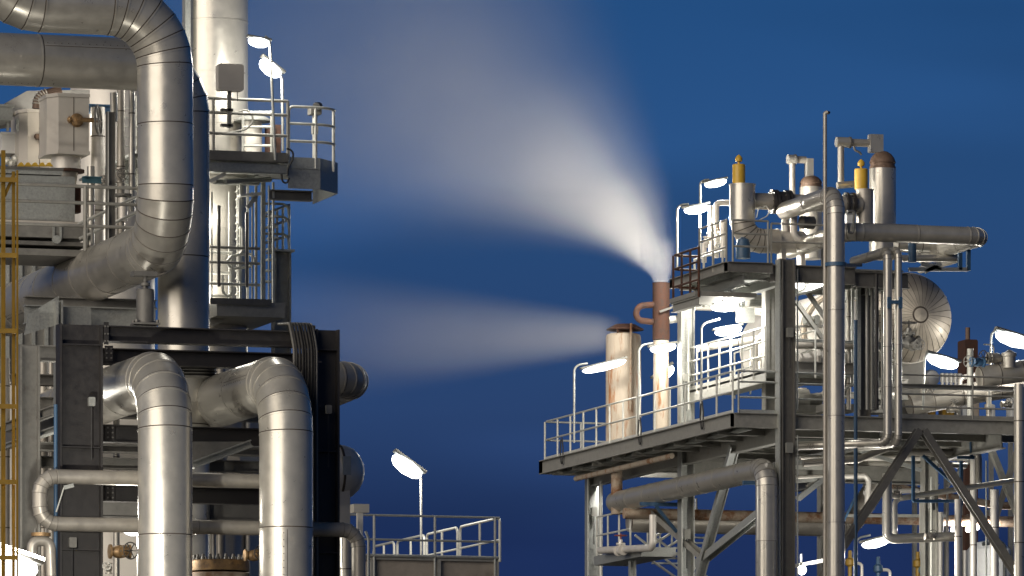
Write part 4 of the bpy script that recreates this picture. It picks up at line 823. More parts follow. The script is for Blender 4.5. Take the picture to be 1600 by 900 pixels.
# grey panel and hanging stuff near lamps
a = F(1155, 480, YR+4.5); b = F(1171, 503, YR+4.5); gp = T('hanging_box', 'plain grey box hanging below the upper deck beside the bar lamp', 'box', b); gp.add('casing', box(a.x, b.x+.15, YR+4.5, YR+4.8, b.z, a.z), 'galvanized', smooth=False); gp.add('hanger', tube([F(1159, 450, YR+4.6), F(1159, 481, YR+4.6)], .03, 6), 'galvanized')
a = F(1172, 460, YR+5); gp = T('louvre_unit', 'dark louvred unit under the upper deck near the hanging box', 'vent', a)
gp.add('frame', box(a.x, a.x+.7, a.y, a.y+.4, a.z-.3, a.z), 'grey_steel', smooth=False)
for k in range(6): gp.add('slat', box(a.x+.02, a.x+.68, a.y-.03, a.y, a.z-.28+k*.045, a.z-.26+k*.045), 'galvanized', smooth=False)
pipe('cross_pipe', 'white-lit horizontal pipe below the upper deck behind the corner column', [F(1060, 478, y2+1), F(1140, 480, y2+1), F(1200, 490, y2-3)], .11, 'cladding_white')
pipe('cross_pipe', 'short pale pipe stub joining the rusty steam stack to the lit column', [F(1040, 500, y2+.5), F(1064, 498, y2+.5)], .1, 'white_rail')

# --- stacks
y_ = G(1033, 600, XC-.55).y; S_ = SC(1033, y_); c = F(1033, 442, y_); STEAM1 = c.copy()
s1 = T('steam_stack', 'narrow rust-brown steam stack with a bent side pipe', 'stack', V((c.x, y_, ZD)))
s1.add('stack_tube', lathe(V((c.x, y_, F(1033, 531, y_).z)), Z, [(0,13.5/S_),(c.z-F(1033,531,y_).z-.06,13.5/S_),(c.z-F(1033,531,y_).z,14/S_),(c.z-F(1033,531,y_).z,12/S_),(c.z-F(1033,531,y_).z-.4,12/S_)], 28), 'rust')
s1.add('stack_base', lathe(V((c.x, y_, ZD)), Z, [(0,12/S_),(F(1033,531,y_).z-ZD-.02,12/S_)], 24), 'rusty_white')
s1.add('side_pipe', tube(fillet([F(1022, 476, y_), F(995, 478, y_), F(993, 500, y_), F(1020, 503, y_)], .26, 6), .085, 12), 'rust')
s1.add('bracket', bar(F(1031, 487, y_-.3), F(1071, 473, y_-.3), .04, .06), 'dark_steel', smooth=False)
y_ = G(975, 600, XC-.75).y; S_ = SC(975, y_); c = F(974, 514, y_); STEAM2 = c.copy(); zb_ = ZD
s2 = T('blowdown_drum', 'wide white rust-streaked drum with a rusty hat', 'drum', V((c.x, y_, zb_))); hz_ = F(974, 521, y_).z
s2.add('shell', lathe(V((c.x, y_, zb_)), Z, [(0,28/S_),(.02,27.5/S_),(hz_-zb_-.12,27.5/S_),(hz_-zb_-.04,26/S_),(hz_-zb_,20/S_)], 40), 'rusty_white')
s2.add('neck', lathe(V((c.x, y_, hz_)), Z, [(0,8/S_),(.2,8/S_)], 16), 'rust'); s2.add('hat', lathe(V((c.x+.05, y_, F(974,516,y_).z)), Z, [(0,29/S_),(.03,29/S_),(.12,20/S_),(.16,16/S_)], 32), 'rust', label='rusty flat conical hat')
for u_ in (965, 985): s2.add('hat_strut', bar(F(u_, 524, y_-.3), F(u_, 513, y_-.3), .04, .04, Y), 'rust', smooth=False)
s2.add('downpipe', tube([F(985, 640, y_-.56), F(986, 505, y_-.56)], .035, 8), 'rusty_pipe')
pipe('drain_pipe', 'rusty drain pipe dropping below the deck under the rust-streaked drum', [V((c.x+.1, y_+.9, ZD-.5)), V((c.x+.1, y_+.9, F(974,800,y_).z))], 9/S_, 'rusty_pipe')

# --- upper deck equipment
yq = YR+2.6
def silencer(label, u, vy0, vy1, wy, vb0, vb1, wb, y, body):
    S = SC(u, y); c = F(u, vb1, y); th = T('silencer', label, 'silencer', c); hb = (vb1-vb0)/S; hy = (vy1-vy0)/S
    th.add('body', lathe(c, Z, [(0,wb/2/S),(hb-.03,wb/2/S),(hb-.03,wb/2/S+.02),(hb,wb/2/S+.02),(hb,wb/2/S-.1)], 32), body)
    th.add('yellow_cap', lathe(c+Z*hb-X*.1, Z, [(0,wy/2/S),(hy-.02,wy/2/S),(hy,wy/2/S-.02)], 28), 'amber_paint')
    th.add('vent_knob', lathe(c+Z*(hb+hy)-X*.1, Z, [(0,.03),(.06,.03),(.08,.09),(.16,.1),(.22,.06),(.26,.01)], 12), 'amber_paint'); return th
silencer('left silencer with amber cap above the railing corner', 1160, 257, 288, 20, 288, 345, 40, yq, 'cladding')
silencer('right silencer with amber cap against the tall domed vessel', 1351, 264, 296, 21, 296, 352, 27, yq+.3, 'cladding_dull')
c = F(1160, 345, yq); S_ = SC(1160, yq)
clad('suction_elbow', 'wide dull elbow below the left silencer leading to the pale drum', [c, F(1162, 376, yq), F(1215, 377, yq)], 19/S_, 'cladding_dull', R=.5, seg=.8, n=28, gores=5)
solo('blue_shield', 'dark blue curved plate below the left silencer elbow', 'plate', lathe(F(1161, 404, yq-.4), Z, [(0,.19),(.35,.19),(.5,.15),(.56,.05)], 20), 'blue_paint')
c = F(1235, 378, yq+.4); pd = T('pale_drum', 'pale horizontal drum with domed ends on the upper deck', 'drum', c-Z*.3); pd.add('shell', lathe(c-X*.5, X, [(0,.05),(.06,.22),(.15,.29),(.85,.29),(.94,.22),(1.0,.05)], 28), 'cladding_white'); pd.add('nozzle', lathe(c+Z*.25, Z, [(0,.1),(.12,.1),(.12,.16),(.18,.16)], 16), 'rusty_pipe')
for e in (-.25, .3): pd.add('saddle', box(c.x+e-.06, c.x+e+.06, c.y-.2, c.y+.2, ZU-.03, c.z-.2), 'cladding_white', smooth=False)
pipe('branch_riser', 'pale vertical branch pipe from the flanged header to the drum', [F(1227, 362, yq+.3), F(1227, 325, yq+.3)], 6/S_, 'cladding_white')
pipe('branch_riser', 'pale vertical branch pipe with an elbow right of the pale drum', [F(1240, 330, yq), F(1240, 372, yq), F(1258, 378, yq)], 6/S_, 'cladding_white')
# flanged header
hd = T('flanged_header', 'dark header pipe with bolted flanges across the upper deck', 'pipe', F(1180, 314, yq+.2)); a = F(1176, 314, yq+.2); b = F(1345, 314, yq+.2); b.z = a.z
hd.add('pipe_run', tube([a, b], 13/S_, 20), 'cladding_dull')
for u_ in (1207, 1212, 1227, 1233, 1322, 1332):
    q = F(u_, 314, yq+.2); q.z = a.z; f_ = hd.add('flange', lathe(q-X*.035, X, [(0,19/S_),(.07,19/S_)], 24), 'black_steel')
    for k in range(10): t_ = 2*math.pi*k/10; hd.add('bolt', tube([q+V((-.07, .27*math.cos(t_), .27*math.sin(t_))), q+V((.07, .27*math.cos(t_), .27*math.sin(t_)))], .02, 6), 'white_rail' if k in (2,3) else 'dark_steel', f_)
hd.add('valve_body', lathe(F(1216, 314, yq+.2), X, [(0,15/S_),(.2,15/S_)], 20), 'black_steel'); hd.add('actuator', lathe(F(1250, 347, yq-.2), (1,.2,0), [(0,.1),(.04,.17),(.4,.17),(.44,.1)], 18), 'dark_steel')
q = [F(1182, 340, yq-.2), F(1186, 322, yq-.2), F(1192, 326, yq-.2), F(1196, 320, yq-.2), F(1203, 330, yq-.2), F(1198, 338, yq-.2), F(1184, 345, yq-.2)]
solo('loose_tubing', 'thin bright instrument tubing looping under the flanged header', 'tubing', tube(fillet(q, .06, 3), .014, 6), 'white_rail')
# thick riser: comes forward off the header, elbows down past both decks
yf = YR-1.4; c = F(1306, 303, yf); r_ = 14/SC(1306, yf); back = V((c.x, yf+4.0, c.z))
clad('thick_riser', 'thick clad riser arching over the upper deck and dropping through both levels', [back, c, down(c)], r_, 'cladding', R=.52, seg=2.6, gores=6, n=32, groove=.01)
cl = T('pipe_clamp', 'dark blue clamp holding the thick riser at the upper deck', 'clamp', F(1306, 413, yf)); q = F(1306, 414, yf); cl.add('collar', lathe(q-Z*.04, Z, [(0,r_+.05),(.1,r_+.05)], 20), 'blue_paint'); cl.add('arm', bar(q+X*r_, F(1345, 414, YR+.1), .08, .09), 'blue_paint', smooth=False)
# very tall thin vent
q = F(1289, 177, yf+.2); vp = pipe('vent_pipe', 'very thin tall vent pipe with a bent tip rising above everything', [down(q), q, q+V((.07,-.03,.03))], 3.2/SC(1289, yf), 'cladding_dull', R=.03)
q = F(1291.5, 177, yf+.2); vp.add('vent_cap', lathe(q, (1,-.3,.35), [(0,.03),(.05,.045),(.1,.02)], 8), 'rubber')
# domed vessels with arms
def domed(label, u, vtop, vdome, vb, w_, y, bx, arm, leg):
    S = SC(u, y); c = F(u, vb, y); r = w_/2/S; th = T('domed_vessel', label, 'vessel', c); hh = (vb-vdome)/S; hd_ = (vdome-vtop)/S
    n_ = max(1, round(hh/1.1))
    for k in range(n_): th.add('shell_section', lathe(c+Z*(hh*k/n_), Z, [(0,r-.008),(.012,r-.008),(.012,r),(hh/n_-.03,r),(hh/n_-.03,r+.006),(hh/n_,r+.006)], 32), 'cladding')
    th.add('dome', lathe(c+Z*hh, Z, [(0,r*.98),(hd_*.12,r*.98),(hd_*.14,r*.92),(hd_*.3,r*.92),(hd_*.32,r*.98),(hd_*.4,r*.97),(hd_*.62,r*.86),(hd_*.82,r*.65),(hd_*.95,r*.38),(hd_,.05)], 32), 'brown_dome')
    u0, u1, v0, v1 = bx; a = F(u0, v0, y); b = F(u1, v1, y); th.add('outlet_box', box(a.x, b.x, y-.12, y+.12, b.z, a.z), 'cladding', smooth=False)
    (ua, va, ub, vr) = arm; p0 = F(ua, va, y); p1 = V((a.x, y, p0.z)); th.add('arm_sleeve', lathe(p0-X*.08, X, [(0,vr*1.35/S),((u0-ua)*.45/S,vr*1.35/S)], 16), 'cladding'); th.add('arm_pipe', tube([p0, p1], vr/S, 14), 'cladding_dull'); th.add('arm_band', lathe(p0+X*((u0-ua)*.45/S-.08), X, [(0,vr*1.5/S),(.05,vr*1.5/S)], 14), 'dark_steel')
    th.add('leg_pipe', tube([F(ua+3, leg, y), p0+X*(3/S)], vr*.85/S, 14), 'cladding_dull'); return th
domed('tallest domed vessel with a brown cap and side arm on the upper deck', 1379, 236, 264, 405, 42, YR+4.0, (1358, 1378, 210, 239), (1311, 222, 1358, 6), 292)
domed('shorter domed vessel with a brown cap behind the tall thin vent', 1267, 274, 293, 405, 36, YR+6.0, (1259, 1269, 248, 276), (1235, 249, 1262, 5.5), 330)
pipe('link_pipe', 'dull pipe joining the side arm to the right silencer', [F(1308, 290, YR+3.6), F(1340, 287, YR+3.6)], 5.5/S_, 'cladding')
solo('lever_handle', 'dark lever hanging below the side arm of the tallest vessel', 'lever', tube(fillet([F(1334, 228, YR+3.8), F(1336, 235, YR+3.8), F(1343, 238, YR+3.8), F(1346, 242, YR+3.8)], .05, 3), .03, 6), 'dark_steel')
pd2 = T('pale_box', 'small pale box above the long loop duct beside the right silencer', 'box', F(1328, 348, yq)); a = F(1323, 335, yq); b = F(1336, 349, yq); pd2.add('casing', box(a.x, b.x, yq, yq+.3, b.z, a.z), 'white_cabinet', smooth=False); pd2.add('lid', box(a.x-.02, b.x+.02, yq-.02, yq+.32, a.z, a.z+.03), 'galvanized', smooth=False)
# left pipes on the upper deck
yo = YR+4.5
pipe('hairpin_pipe', 'pale inverted-U pipe left of the left silencer', [F(1119, 400, yo), F(1119, 317, yo), F(1145, 317, yo)], 4.6/S_, 'cladding_white', R=.12, bands=.9)
pipe('hairpin_pipe', 'slim pale upright pipe at the outer side of the inverted-U pipe', [F(1110.5, 400, yo+.4), F(1110.5, 321, yo+.4)], 4/S_, 'cladding_white')
for i, (u_, v_) in enumerate(((1123, 372), (1104, 378), (1118, 394))): valve('small_valve', ['pale valve with brass wheel right of the inverted-U pipe', 'pale valve left of the slim upright pipe', 'pale valve low on the inverted-U pipe by the deck'][i], F(u_, v_, yo-.3), Z, (.2,-1,.8) if i != 0 else Z, .13, 'cladding_white', 'bronze' if i == 0 else 'galvanized')
# long loop duct
yd = YR-.6; a = F(1324, 362, yd); e = F(1536, 371, yd); r_ = 14.2/SC(1430, yd); zz = a.z
clad('loop_duct', 'long clad duct reaching right from the upper deck and looping back', [V((a.x, yd+4.5, zz)), V((a.x, yd, zz)), V((e.x, yd, zz)), V((e.x, yd+4.2, zz))], r_, 'cladding', R=.42, seg=1.25, gores=4, n=32, groove=.01)
clad('return_duct', 'segmented clad duct just below the long loop duct', [V((F(1400,382,yd+3.4).x, yd+3.4, F(1430,382,yd+3.4).z)), V((F(1497,382,yd+3.4).x, yd+3.4, F(1430,382,yd+3.4).z)), V((F(1497,382,yd+3.4).x, yd+6, F(1430,382,yd+3.4).z))], 13/SC(1450, yd), 'cladding', R=.4, seg=.35, gores=4, n=28)
pipe('thin_duct', 'thin clad pipe below the segmented duct ending at the bracket', [F(1405, 404, yd+2.5), F(1500, 404, yd+2.5), V((F(1500,404,yd+2.5).x, yd+5.5, F(1500,404,yd+2.5).z))], 5.5/S_, 'cladding', R=.12)
pipe('duct_hanger', 'dark blue vertical hanger strap across the ducts at the right', [F(1425.5, 410, yd+1.5), F(1425.5, 376, yd+1.5)], 6.5/S_, 'blue_paint')
pipe('bent_rail', 'grey bent tube standing against the long loop duct', [F(1326, 350, yd-.5), F(1326, 364, yd-.5), F(1333, 364, yd-.5), F(1335, 330, yd-.5), F(1324, 330, yd-.5)], 2.2/S_, 'grey_steel', R=.06)
# twin pipes with blue clamp
yw = YR-.9
for (u_, w_, vt, vb, lab) in ((1387, 14, 392, 692, 'wider of the twin clad pipes in front of the dished vessel'), (1403.5, 11.5, 390, 693, 'narrower of the twin clad pipes in front of the dished vessel')):
    a = F(u_, vt, yw); b = F(u_, vb, yw); r_ = w_/2/SC(u_, yw)
    clad('twin_pipe', lab, [a+V((-.0, 2.6, .0)), a, b, b+V((-1.9 if w_ > 13 else -.5, 1.6, -.0))], r_, 'cladding', R=.22, seg=1.3, gores=4, n=20, groove=.009, group='twin pipes')
tcl = T('twin_clamp', 'dark blue H-shaped clamp joining the twin pipes', 'clamp', F(1395, 472, yw-.2))
for u_ in (1389, 1407): a = F(u_, 482, yw-.17); b = F(u_, 464, yw-.17); tcl.add('clamp_plate', bar(a, b, .1, .05, Y), 'blue_paint', smooth=False)
tcl.add('clamp_bar', bar(F(1389, 472, yw-.18), F(1407, 472, yw-.18), .05, .09), 'blue_paint', smooth=False)
pipe('blue_conduit', 'dark blue conduit running down right of the thick riser', [F(1337, 500, YR-.3), down(F(1337, 900, YR-.3))], 3/S_, 'blue_paint')
pipe('black_conduit', 'black perforated upright left of the twin pipes', [F(1369.5, 640, YR-.1), F(1369.5, 428, YR-.1)], 3/S_, 'black_steel')
for (u_, d_, lab) in ((1355, 5, 'thin brown upright pipe right of the dark inner column'), (1362, 4, 'thinnest brown upright beside the black perforated upright'), (1378, 3, 'thin upright just left of the wider twin pipe')): pipe('thin_upright', lab, [F(u_, 640, YR+.9), F(u_, 430, YR+.9)], d_/2/S_, 'grey_steel')

# --- dished vessel facing the camera
yv = YR+7.0; c = F(1419, 497, yv); S_ = SC(1419, yv); R_ = 70/S_
dv = T('dished_vessel', 'big round vessel end with radial seams behind the twin pipes', 'vessel', down(c))
dv.add('shell', lathe(V((c.x, yv, c.z)), Y, [(0,R_+.02),(.1,R_+.02),(.1,R_),(6,R_)], 64), 'cladding_white')
ng = 32
for k in range(ng):
    t0, t1 = 2*math.pi*k/ng+.010, 2*math.pi*(k+1)/ng-.010; vs_ = []; prof = [(0,1.0),(.10,.97),(.22,.84),(.33,.66),(.42,.44),(.48,.19)]
    for (h_, q_) in prof:
        for j in range(3): t_ = t0+(t1-t0)*j/2; vs_.append(V((c.x+R_*q_*math.cos(t_), yv-h_*2.0, c.z+R_*q_*math.sin(t_))))
    fs = [(i*3+j, i*3+j+1, (i+1)*3+j+1, (i+1)*3+j) for i in range(5) for j in range(2)]
    dv.add('gore_panel', (vs_, fs), 'vessel_beige')
dv.add('gore_backing', lathe(V((c.x, yv, c.z)), -Y, [(0,R_*.985),(.19,R_*.955),(.43,R_*.825),(.65,R_*.645),(.83,R_*.425),(.94,R_*.15)], 48), 'sealant')
dv.add('boss', lathe(V((c.x, yv-.93, c.z)), -Y, [(0,R_*.155),(.05,R_*.15),(.1,R_*.02)], 28), 'vessel_beige'); dv.add('boss_ring', torus(V((c.x, yv-.96, c.z)), Y, R_*.16, .015, 28, 6), 'sealant')
dv.add('rim_clip', bar(F(1471, 460, yv-.1), F(1477, 467, yv-.1), .06, .1), 'white_cabinet', smooth=False)
dv.add('saddle', box(c.x-.5, c.x+.7, yv+.6, yv+1.0, ZD, c.z-R_*.6), 'dark_steel', smooth=False)
valve('gate_valve', 'dark valve with handwheels in front of the dished vessel', F(1420, 535, yv-1.2), X, Z, .26, 'dark_steel', 'black_steel')
valve('gate_valve', 'dark side valve with upright handwheel right of the dished vessel valve', F(1429, 540, yv-1.4), Y, (0,-1,0), .18, 'dark_steel', 'dark_steel')
# white vessel inside
c = F(1312, 520, YR+6); rw = T('white_vessel', 'white-lit round vessel behind the inner diagonal braces', 'vessel', down(c)); R2 = 66/SC(1312, YR+6)
rw.add('shell', lathe(V((c.x, YR+6.0, c.z)), Y, [(0,R2),(.1,R2*1.02),(.2,R2),(5,R2)], 48), 'cladding_white'); rw.add('end_ring', torus(V((c.x, YR+6.0, c.z)), Y, R2*.9, .07, 48, 6), 'rusty_white'); rw.add('end_plate', lathe(V((c.x, YR+6.02, c.z)), -Y, [(0,R2*.9),(.1,R2*.8),(.2,R2*.4),(.22,.02)], 40), 'cladding_white')
for u_ in (1264, 1277): a = F(u_-4, 492, YR+5.6); b = F(u_+4, 507, YR+5.6); rw.add('sight_port', box(a.x, b.x, YR+5.58, YR+5.9, b.z, a.z, .04), 'galvanized')
pipe('header_pipe', 'brownish horizontal pipe above the dark inner beam', [F(1243, 539, YR+2.5), F(1345, 540, YR+2.5), F(1410, 542, YR+2.5)], 6/SC(1300, YR+2.5), 'cladding_dull')
for i, (v_, u1) in enumerate(((510, 1300), (553, 1345))): solo('guard_rail', ['thin dark guard rail across the white-lit vessel', 'thin pale guard rail below the brownish horizontal pipe'][i], 'rail', tube([F(1243, v_, YR+3), F(u1, v_, YR+3)], .03, 8), 'grey_steel' if i == 0 else 'white_rail')
for i, (u_, v_, w_) in enumerate(((1251, 562, 8), (1268, 560, 9), (1280, 562, 7), (1290, 561, 6))):
    S = SC(u_, YR+3.5); b = F(u_, 564, YR+3.5); th = T('instrument', ['white-lit instrument box beside the corner column', 'dark squat instrument on the inner beam', 'pale instrument with round cap on the inner beam', 'slim instrument beside the thin tall vent'][i], 'instrument', b, 'instruments on the inner beam')
    th.add('case', lathe(b, Z, [(0,w_*.5/S),(.2,w_*.5/S),(.24,w_*.3/S),(.34,w_*.3/S)], 10), ['white_cabinet','bronze','cladding_white','white_cabinet'][i]); th.add('dial', lathe(b+V((0,-w_*.45/S,.12)), -Y, [(0,.06),(.03,.06)], 12), 'housing')
# cluttered dark plant on deck
for i, (u0, u1, v0, v1, y_, m_) in enumerate(((1296, 1335, 570, 640, YR+4, 'dark_steel'), (1248, 1290, 604, 642, YR+5, 'grey_steel'), (1362, 1380, 605, 642, YR+6, 'dark_steel'))):
    a = F(u0, v0, y_); b = F(u1, v1, y_); th = T('pump_skid', ['dark pump skid behind the thick riser on the lower deck', 'grey pump skid behind the railing right of the corner column', 'small dark pump skid left of the twin pipes'][i], 'pump', V((a.x, y_, b.z)))
    th.add('pump_casing', lathe(V((a.x, y_+.4, (a.z+b.z)/2)), X, [(0,.15),(.05,.28),((b.x-a.x)*.5,.3),((b.x-a.x)*.55,.18),((b.x-a.x),.18)], 20), m_); th.add('base', box(a.x-.1, b.x+.1, y_, y_+.8, b.z-.05, b.z+.15), m_, smooth=False); th.add('outlet', lathe(V((a.x+.25, y_+.4, (a.z+b.z)/2)), Z, [(0,.12),(a.z-(a.z+b.z)/2,.12)], 14), 'cladding_dull')

# --- pipe along the left side with front drop
xp = F(1198, 740, YR-.2).x; yp_ = YR-.2; c = F(1198, 732, yp_); r_ = 17.5/SC(1198, yp_); far = G(962, 740, xp)
clad('side_pipe', 'clad pipe running below the lower deck edge then dropping at the front', [V((xp, far.y, c.z)), c, down(c)], r_, 'cladding', R=.46, seg=1.5, gores=5, n=32, groove=.01)
# its far elbow continues right under the deck
clad('cross_duct', 'dull clad pipe crossing under the deck behind the side pipe', [V((xp+.25, far.y-.4, c.z-.55)), V((xp+6.8, far.y-.4, c.z-.55)), V((xp+7.6, far.y-1.0, c.z+.9))], r_*1.05, 'cladding_dull', R=.5, seg=1.4, gores=6, n=28)
# blue pipe rests
for i, (u0, u1, v_) in enumerate(((1158, 1224, 756), (1000, 1061, 789))):
    x0 = xp-.4; a = G(u1, v_, XC); th = T('pipe_rest', ['dark blue pipe rest at the corner column under the side pipe', 'dark blue pipe rest with strut on the middle left column'][i], 'bracket', a); th.add('rest_arm', bar(V((a.x-1.15, a.y-.1, a.z)), V((a.x-.1, a.y-.1, a.z)), .1, .1), 'blue_paint', smooth=False); th.add('strut', bar(V((a.x-.7, a.y-.1, a.z-.05)), V((a.x-.1, a.y-.1, a.z-.75)), .08, .08), 'blue_paint', smooth=False)
# rusty long pipe
y_ = YR+11; a = F(975, 802, y_); b = F(1640, 802, y_); pipe('rusty_main', 'long rust-stained pipe crossing behind the columns below the deck', [V((a.x, y_, a.z)), V((b.x, y_, a.z))], 8.5/SC(1200, y_), 'rusty_pipe', n=20)
pipe('thin_line', 'thin rusty sloping line below the far end of the deck', [G(900, 748, XE+.5), V((XE+.5, G(1050,720,XE+.5).y, G(900,748,XE+.5).z))], .075, 'rusty_white')
# lower stairs left
xs = XC-.1
lz = G(940, 868, XC-.6).z; ls = T('lower_platform', 'small lower platform with valves below the far left deck end', 'platform', V((XC-.6, y3, 0)))
la, lb_ = G(938, 860, XC-.5), G(1040, 860, XC-.5)
ls.add('platform_plate', box(XC-.7, XC+.3, lb_.y+1.5, la.y, lz-.26, lz), 'galvanized', smooth=False); ls.add('prop', hbeam(down(G(988, 880, XC-.5)), V((XC-.5, G(988,880,XC-.5).y, lz-.3)), .15, .18, up=X), 'galvanized', smooth=False)
railing('railing', 'pale railing round the lower platform below the far left deck end', [V((XC-.6, la.y, lz)), V((XC-.6, G(985,860,XC-.6).y, lz))], 1.1, 'white_rail', 1.2, .028, (1.1, .58))
sr = T('lower_stair', 'pale steel stair with handrails descending behind the middle left column', 'stair', V((XC+1, y2, 0)))
for (u0, v0, u1, v1) in ((990, 815, 1110, 905), (992, 836, 1080, 905), (1010, 870, 1060, 905), (1022, 868, 1112, 812), (1022, 850, 1100, 800), (1024, 838, 1090, 795)): sr.add('sloping_rail', tube([F(u0, v0, y3-3), F(u1, v1, y3-3)], .035, 8), 'white_rail')
for k in range(9): a = F(1020+k*11, 880-k*8, y3-2.6); sr.add('tread', bar(a, a+X*.75, .28, .04), 'galvanized', smooth=False)
for k in range(5): a = F(1012+k*19, 870-k*11, y3-3); sr.add('post', tube([a, a+Z*.85], .028, 6), 'white_rail')
pipe('valve_line', 'pale pipe with an upright branch on the lower platform', [G(938, 860, XC-.9), G(1020, 856, XC-.9), G(1020, 856, XC-.9)+Z*.9+X*0], .1, 'cladding_white', R=.2)
valve('gate_valve', 'pale valve with red handwheel on the lower platform pipe', G(970, 860, XC-.95), Y, Z, .2, 'cladding_white', 'red_paint')
pipe('thin_pole', 'thin pale pole beside the far left column', [down(F(939, 900, y3-1)), F(939, 752, y3-1)], .05, 'white_rail')

# --- pipe runs under the deck at the right
y_ = YR+3
runs = [ ([(1387, 700), (1340, 718), (1255, 724)], 5.5, YR+1.0, 'cladding_dull', 'dull pipe elbowing left below the twin pipes'),
 ([(1420, 707), (1522, 706), (1529, 712), (1529, 755)], 5.5, YR+4, 'cladding_dull', 'dull pipe bending down under the deck near the right brace'),
 ([(1250, 716), (1510, 716)], 4.5, YR+6, 'cladding_white', 'pale horizontal pipe just below the deck girders'),
 ([(1325, 723), (1510, 727)], 4.5, YR+6.5, 'cladding', 'bright horizontal pipe crossing below the deck girders'),
 ([(1243, 747), (1352, 743), (1357, 750), (1355, 790)], 4.5, YR+6, 'cladding_white', 'pale pipe turning down left of the right brace'),
 ([(1386, 740), (1386, 840), (1400, 842), (1495, 838)], 7.5, YR+3, 'cladding', 'bright pipe dropping then running right above the bar lamp'),
 ([(1405, 842), (1398, 836), (1398, 780), (1590, 750)], 4.5, YR+3.6, 'cladding', 'slim sloping pipe on the blue bracket'),
 ([(1497, 780), (1497, 920)], 5.5, YR+2.5, 'cladding_white', 'pale upright pipe left of the right brace foot'),
 ([(1521, 700), (1521, 920)], 5.5, YR+5, 'cladding_white', 'pale upright pipe behind the right brace'),
 ([(1554, 765), (1554, 920)], 7, YR+4, 'cladding_white', 'broad pale upright pipe near the right edge'),
 ([(1592, 600), (1592, 920)], 8, YR-.5, 'cladding', 'broad clad upright pipe at the right picture edge'),
 ([(1294, 750), (1294, 920)], 3.5, YR+7, 'grey_steel', 'grey upright just left of the thick riser below the deck'),
 ([(1395, 760), (1560, 790), (1640, 790)], 6, YR+10, 'rusty_pipe', 'rust-stained pipe on the far rack at the right'),
 ([(1420, 815), (1560, 820)], 4.5, YR+12, 'white_rail', 'white-lit pipe on the far rack above the small lamps'),
 ([(1425, 735), (1460, 735)], 3.2, YR+9, 'white_rail', 'short bright pipe left of the inner right column')]
for (pp, rp, y_, m_, lab) in runs:
    q = [F(u, v, y_) for u, v in pp]
    if q[-1].z < 2+q[0].z and pp[-1][1] > 900: q[-1].z = 0
    pipe('process_pipe', lab, q, rp/SC(1400, y_), m_, R=.2, bands=1.6 if 'upright' in lab else 0)
bb = T('pipe_bracket', 'dark blue steel bracket carrying the slim sloping pipe', 'bracket', F(1426, 782, YR+3))
for (u0, v0, u1, v1) in ((1427, 712, 1427, 783), (1427, 783, 1495, 783), (1442, 712, 1495, 760), (1502, 720, 1502, 790), (1518, 680, 1518, 715), (1496, 715, 1522, 715)):
    bb.add('bracket_bar', bar(F(u0, v0, YR+2.6), F(u1, v1, YR+2.6), .08, .08, Y if u0 == u1 else Z), 'blue_paint', smooth=False)

# --- right edge equipment above the deck
ye2 = YR+5
clad('right_header', 'wide dull header with domed cap at the right picture edge', [F(1530, 590, ye2), F(1660, 570, ye2)], 17/SC(1560, ye2), 'cladding_dull', seg=.6, n=28)
clad('right_header', 'lower dull pipe behind the right edge railing', [F(1420, 634, ye2+2), F(1500, 618, ye2+2), F(1660, 590, ye2+2)], 17/SC(1500, ye2), 'cladding_dull', seg=.9, n=28)
valve('handwheel_valve', 'dark spoked handwheel valve on the right edge header', F(1556, 560, ye2), X, (-1,-.35,0), .22, 'cladding_dull', 'black_steel')
valve('handwheel_valve', 'dark handwheel valve on the blue upright near the brown tower', F(1527, 566, ye2-.5), X, (-1,-.5,0), .18, 'blue_paint', 'dark_steel')
solo('cap_nozzle', 'dull domed nozzle on top of the right edge header', 'nozzle', lathe(F(1577, 575, ye2-.4), Z, [(0,.17),(.3,.17),(.32,.2),(.4,.2),(.42,.15),(.5,.02)], 18), 'cladding_dull')
pipe('blue_upright', 'dark blue-grey upright in front of the brown tower', [F(1516, 650, ye2-.3), F(1516, 545, ye2-.3)], 5/SC(1516, ye2), 'grey_steel')
solo('gooseneck_vent', 'thin bright gooseneck vent above the right edge header', 'vent', tube(fillet([F(1552, 570, ye2), F(1553, 539, ye2), F(1537, 538, ye2)], .1, 4), .02, 6), 'white_rail')
# far brown tower
yb_ = 240; a = F(1508, 530, yb_); b = F(1528, 530, yb_); bt = T('brown_tower', 'far brown tower with a thin chimney at the right', 'tower', down(a)); bt.add('tower_shaft', box(a.x, b.x, yb_, yb_+.8, 0, a.z, .05), 'rust', smooth=False); q = F(1515, 511, yb_); bt.add('chimney', lathe(V((q.x, yb_+.2, a.z)), Z, [(0,.09),(q.z-a.z,.09)], 10), 'brown_dome')
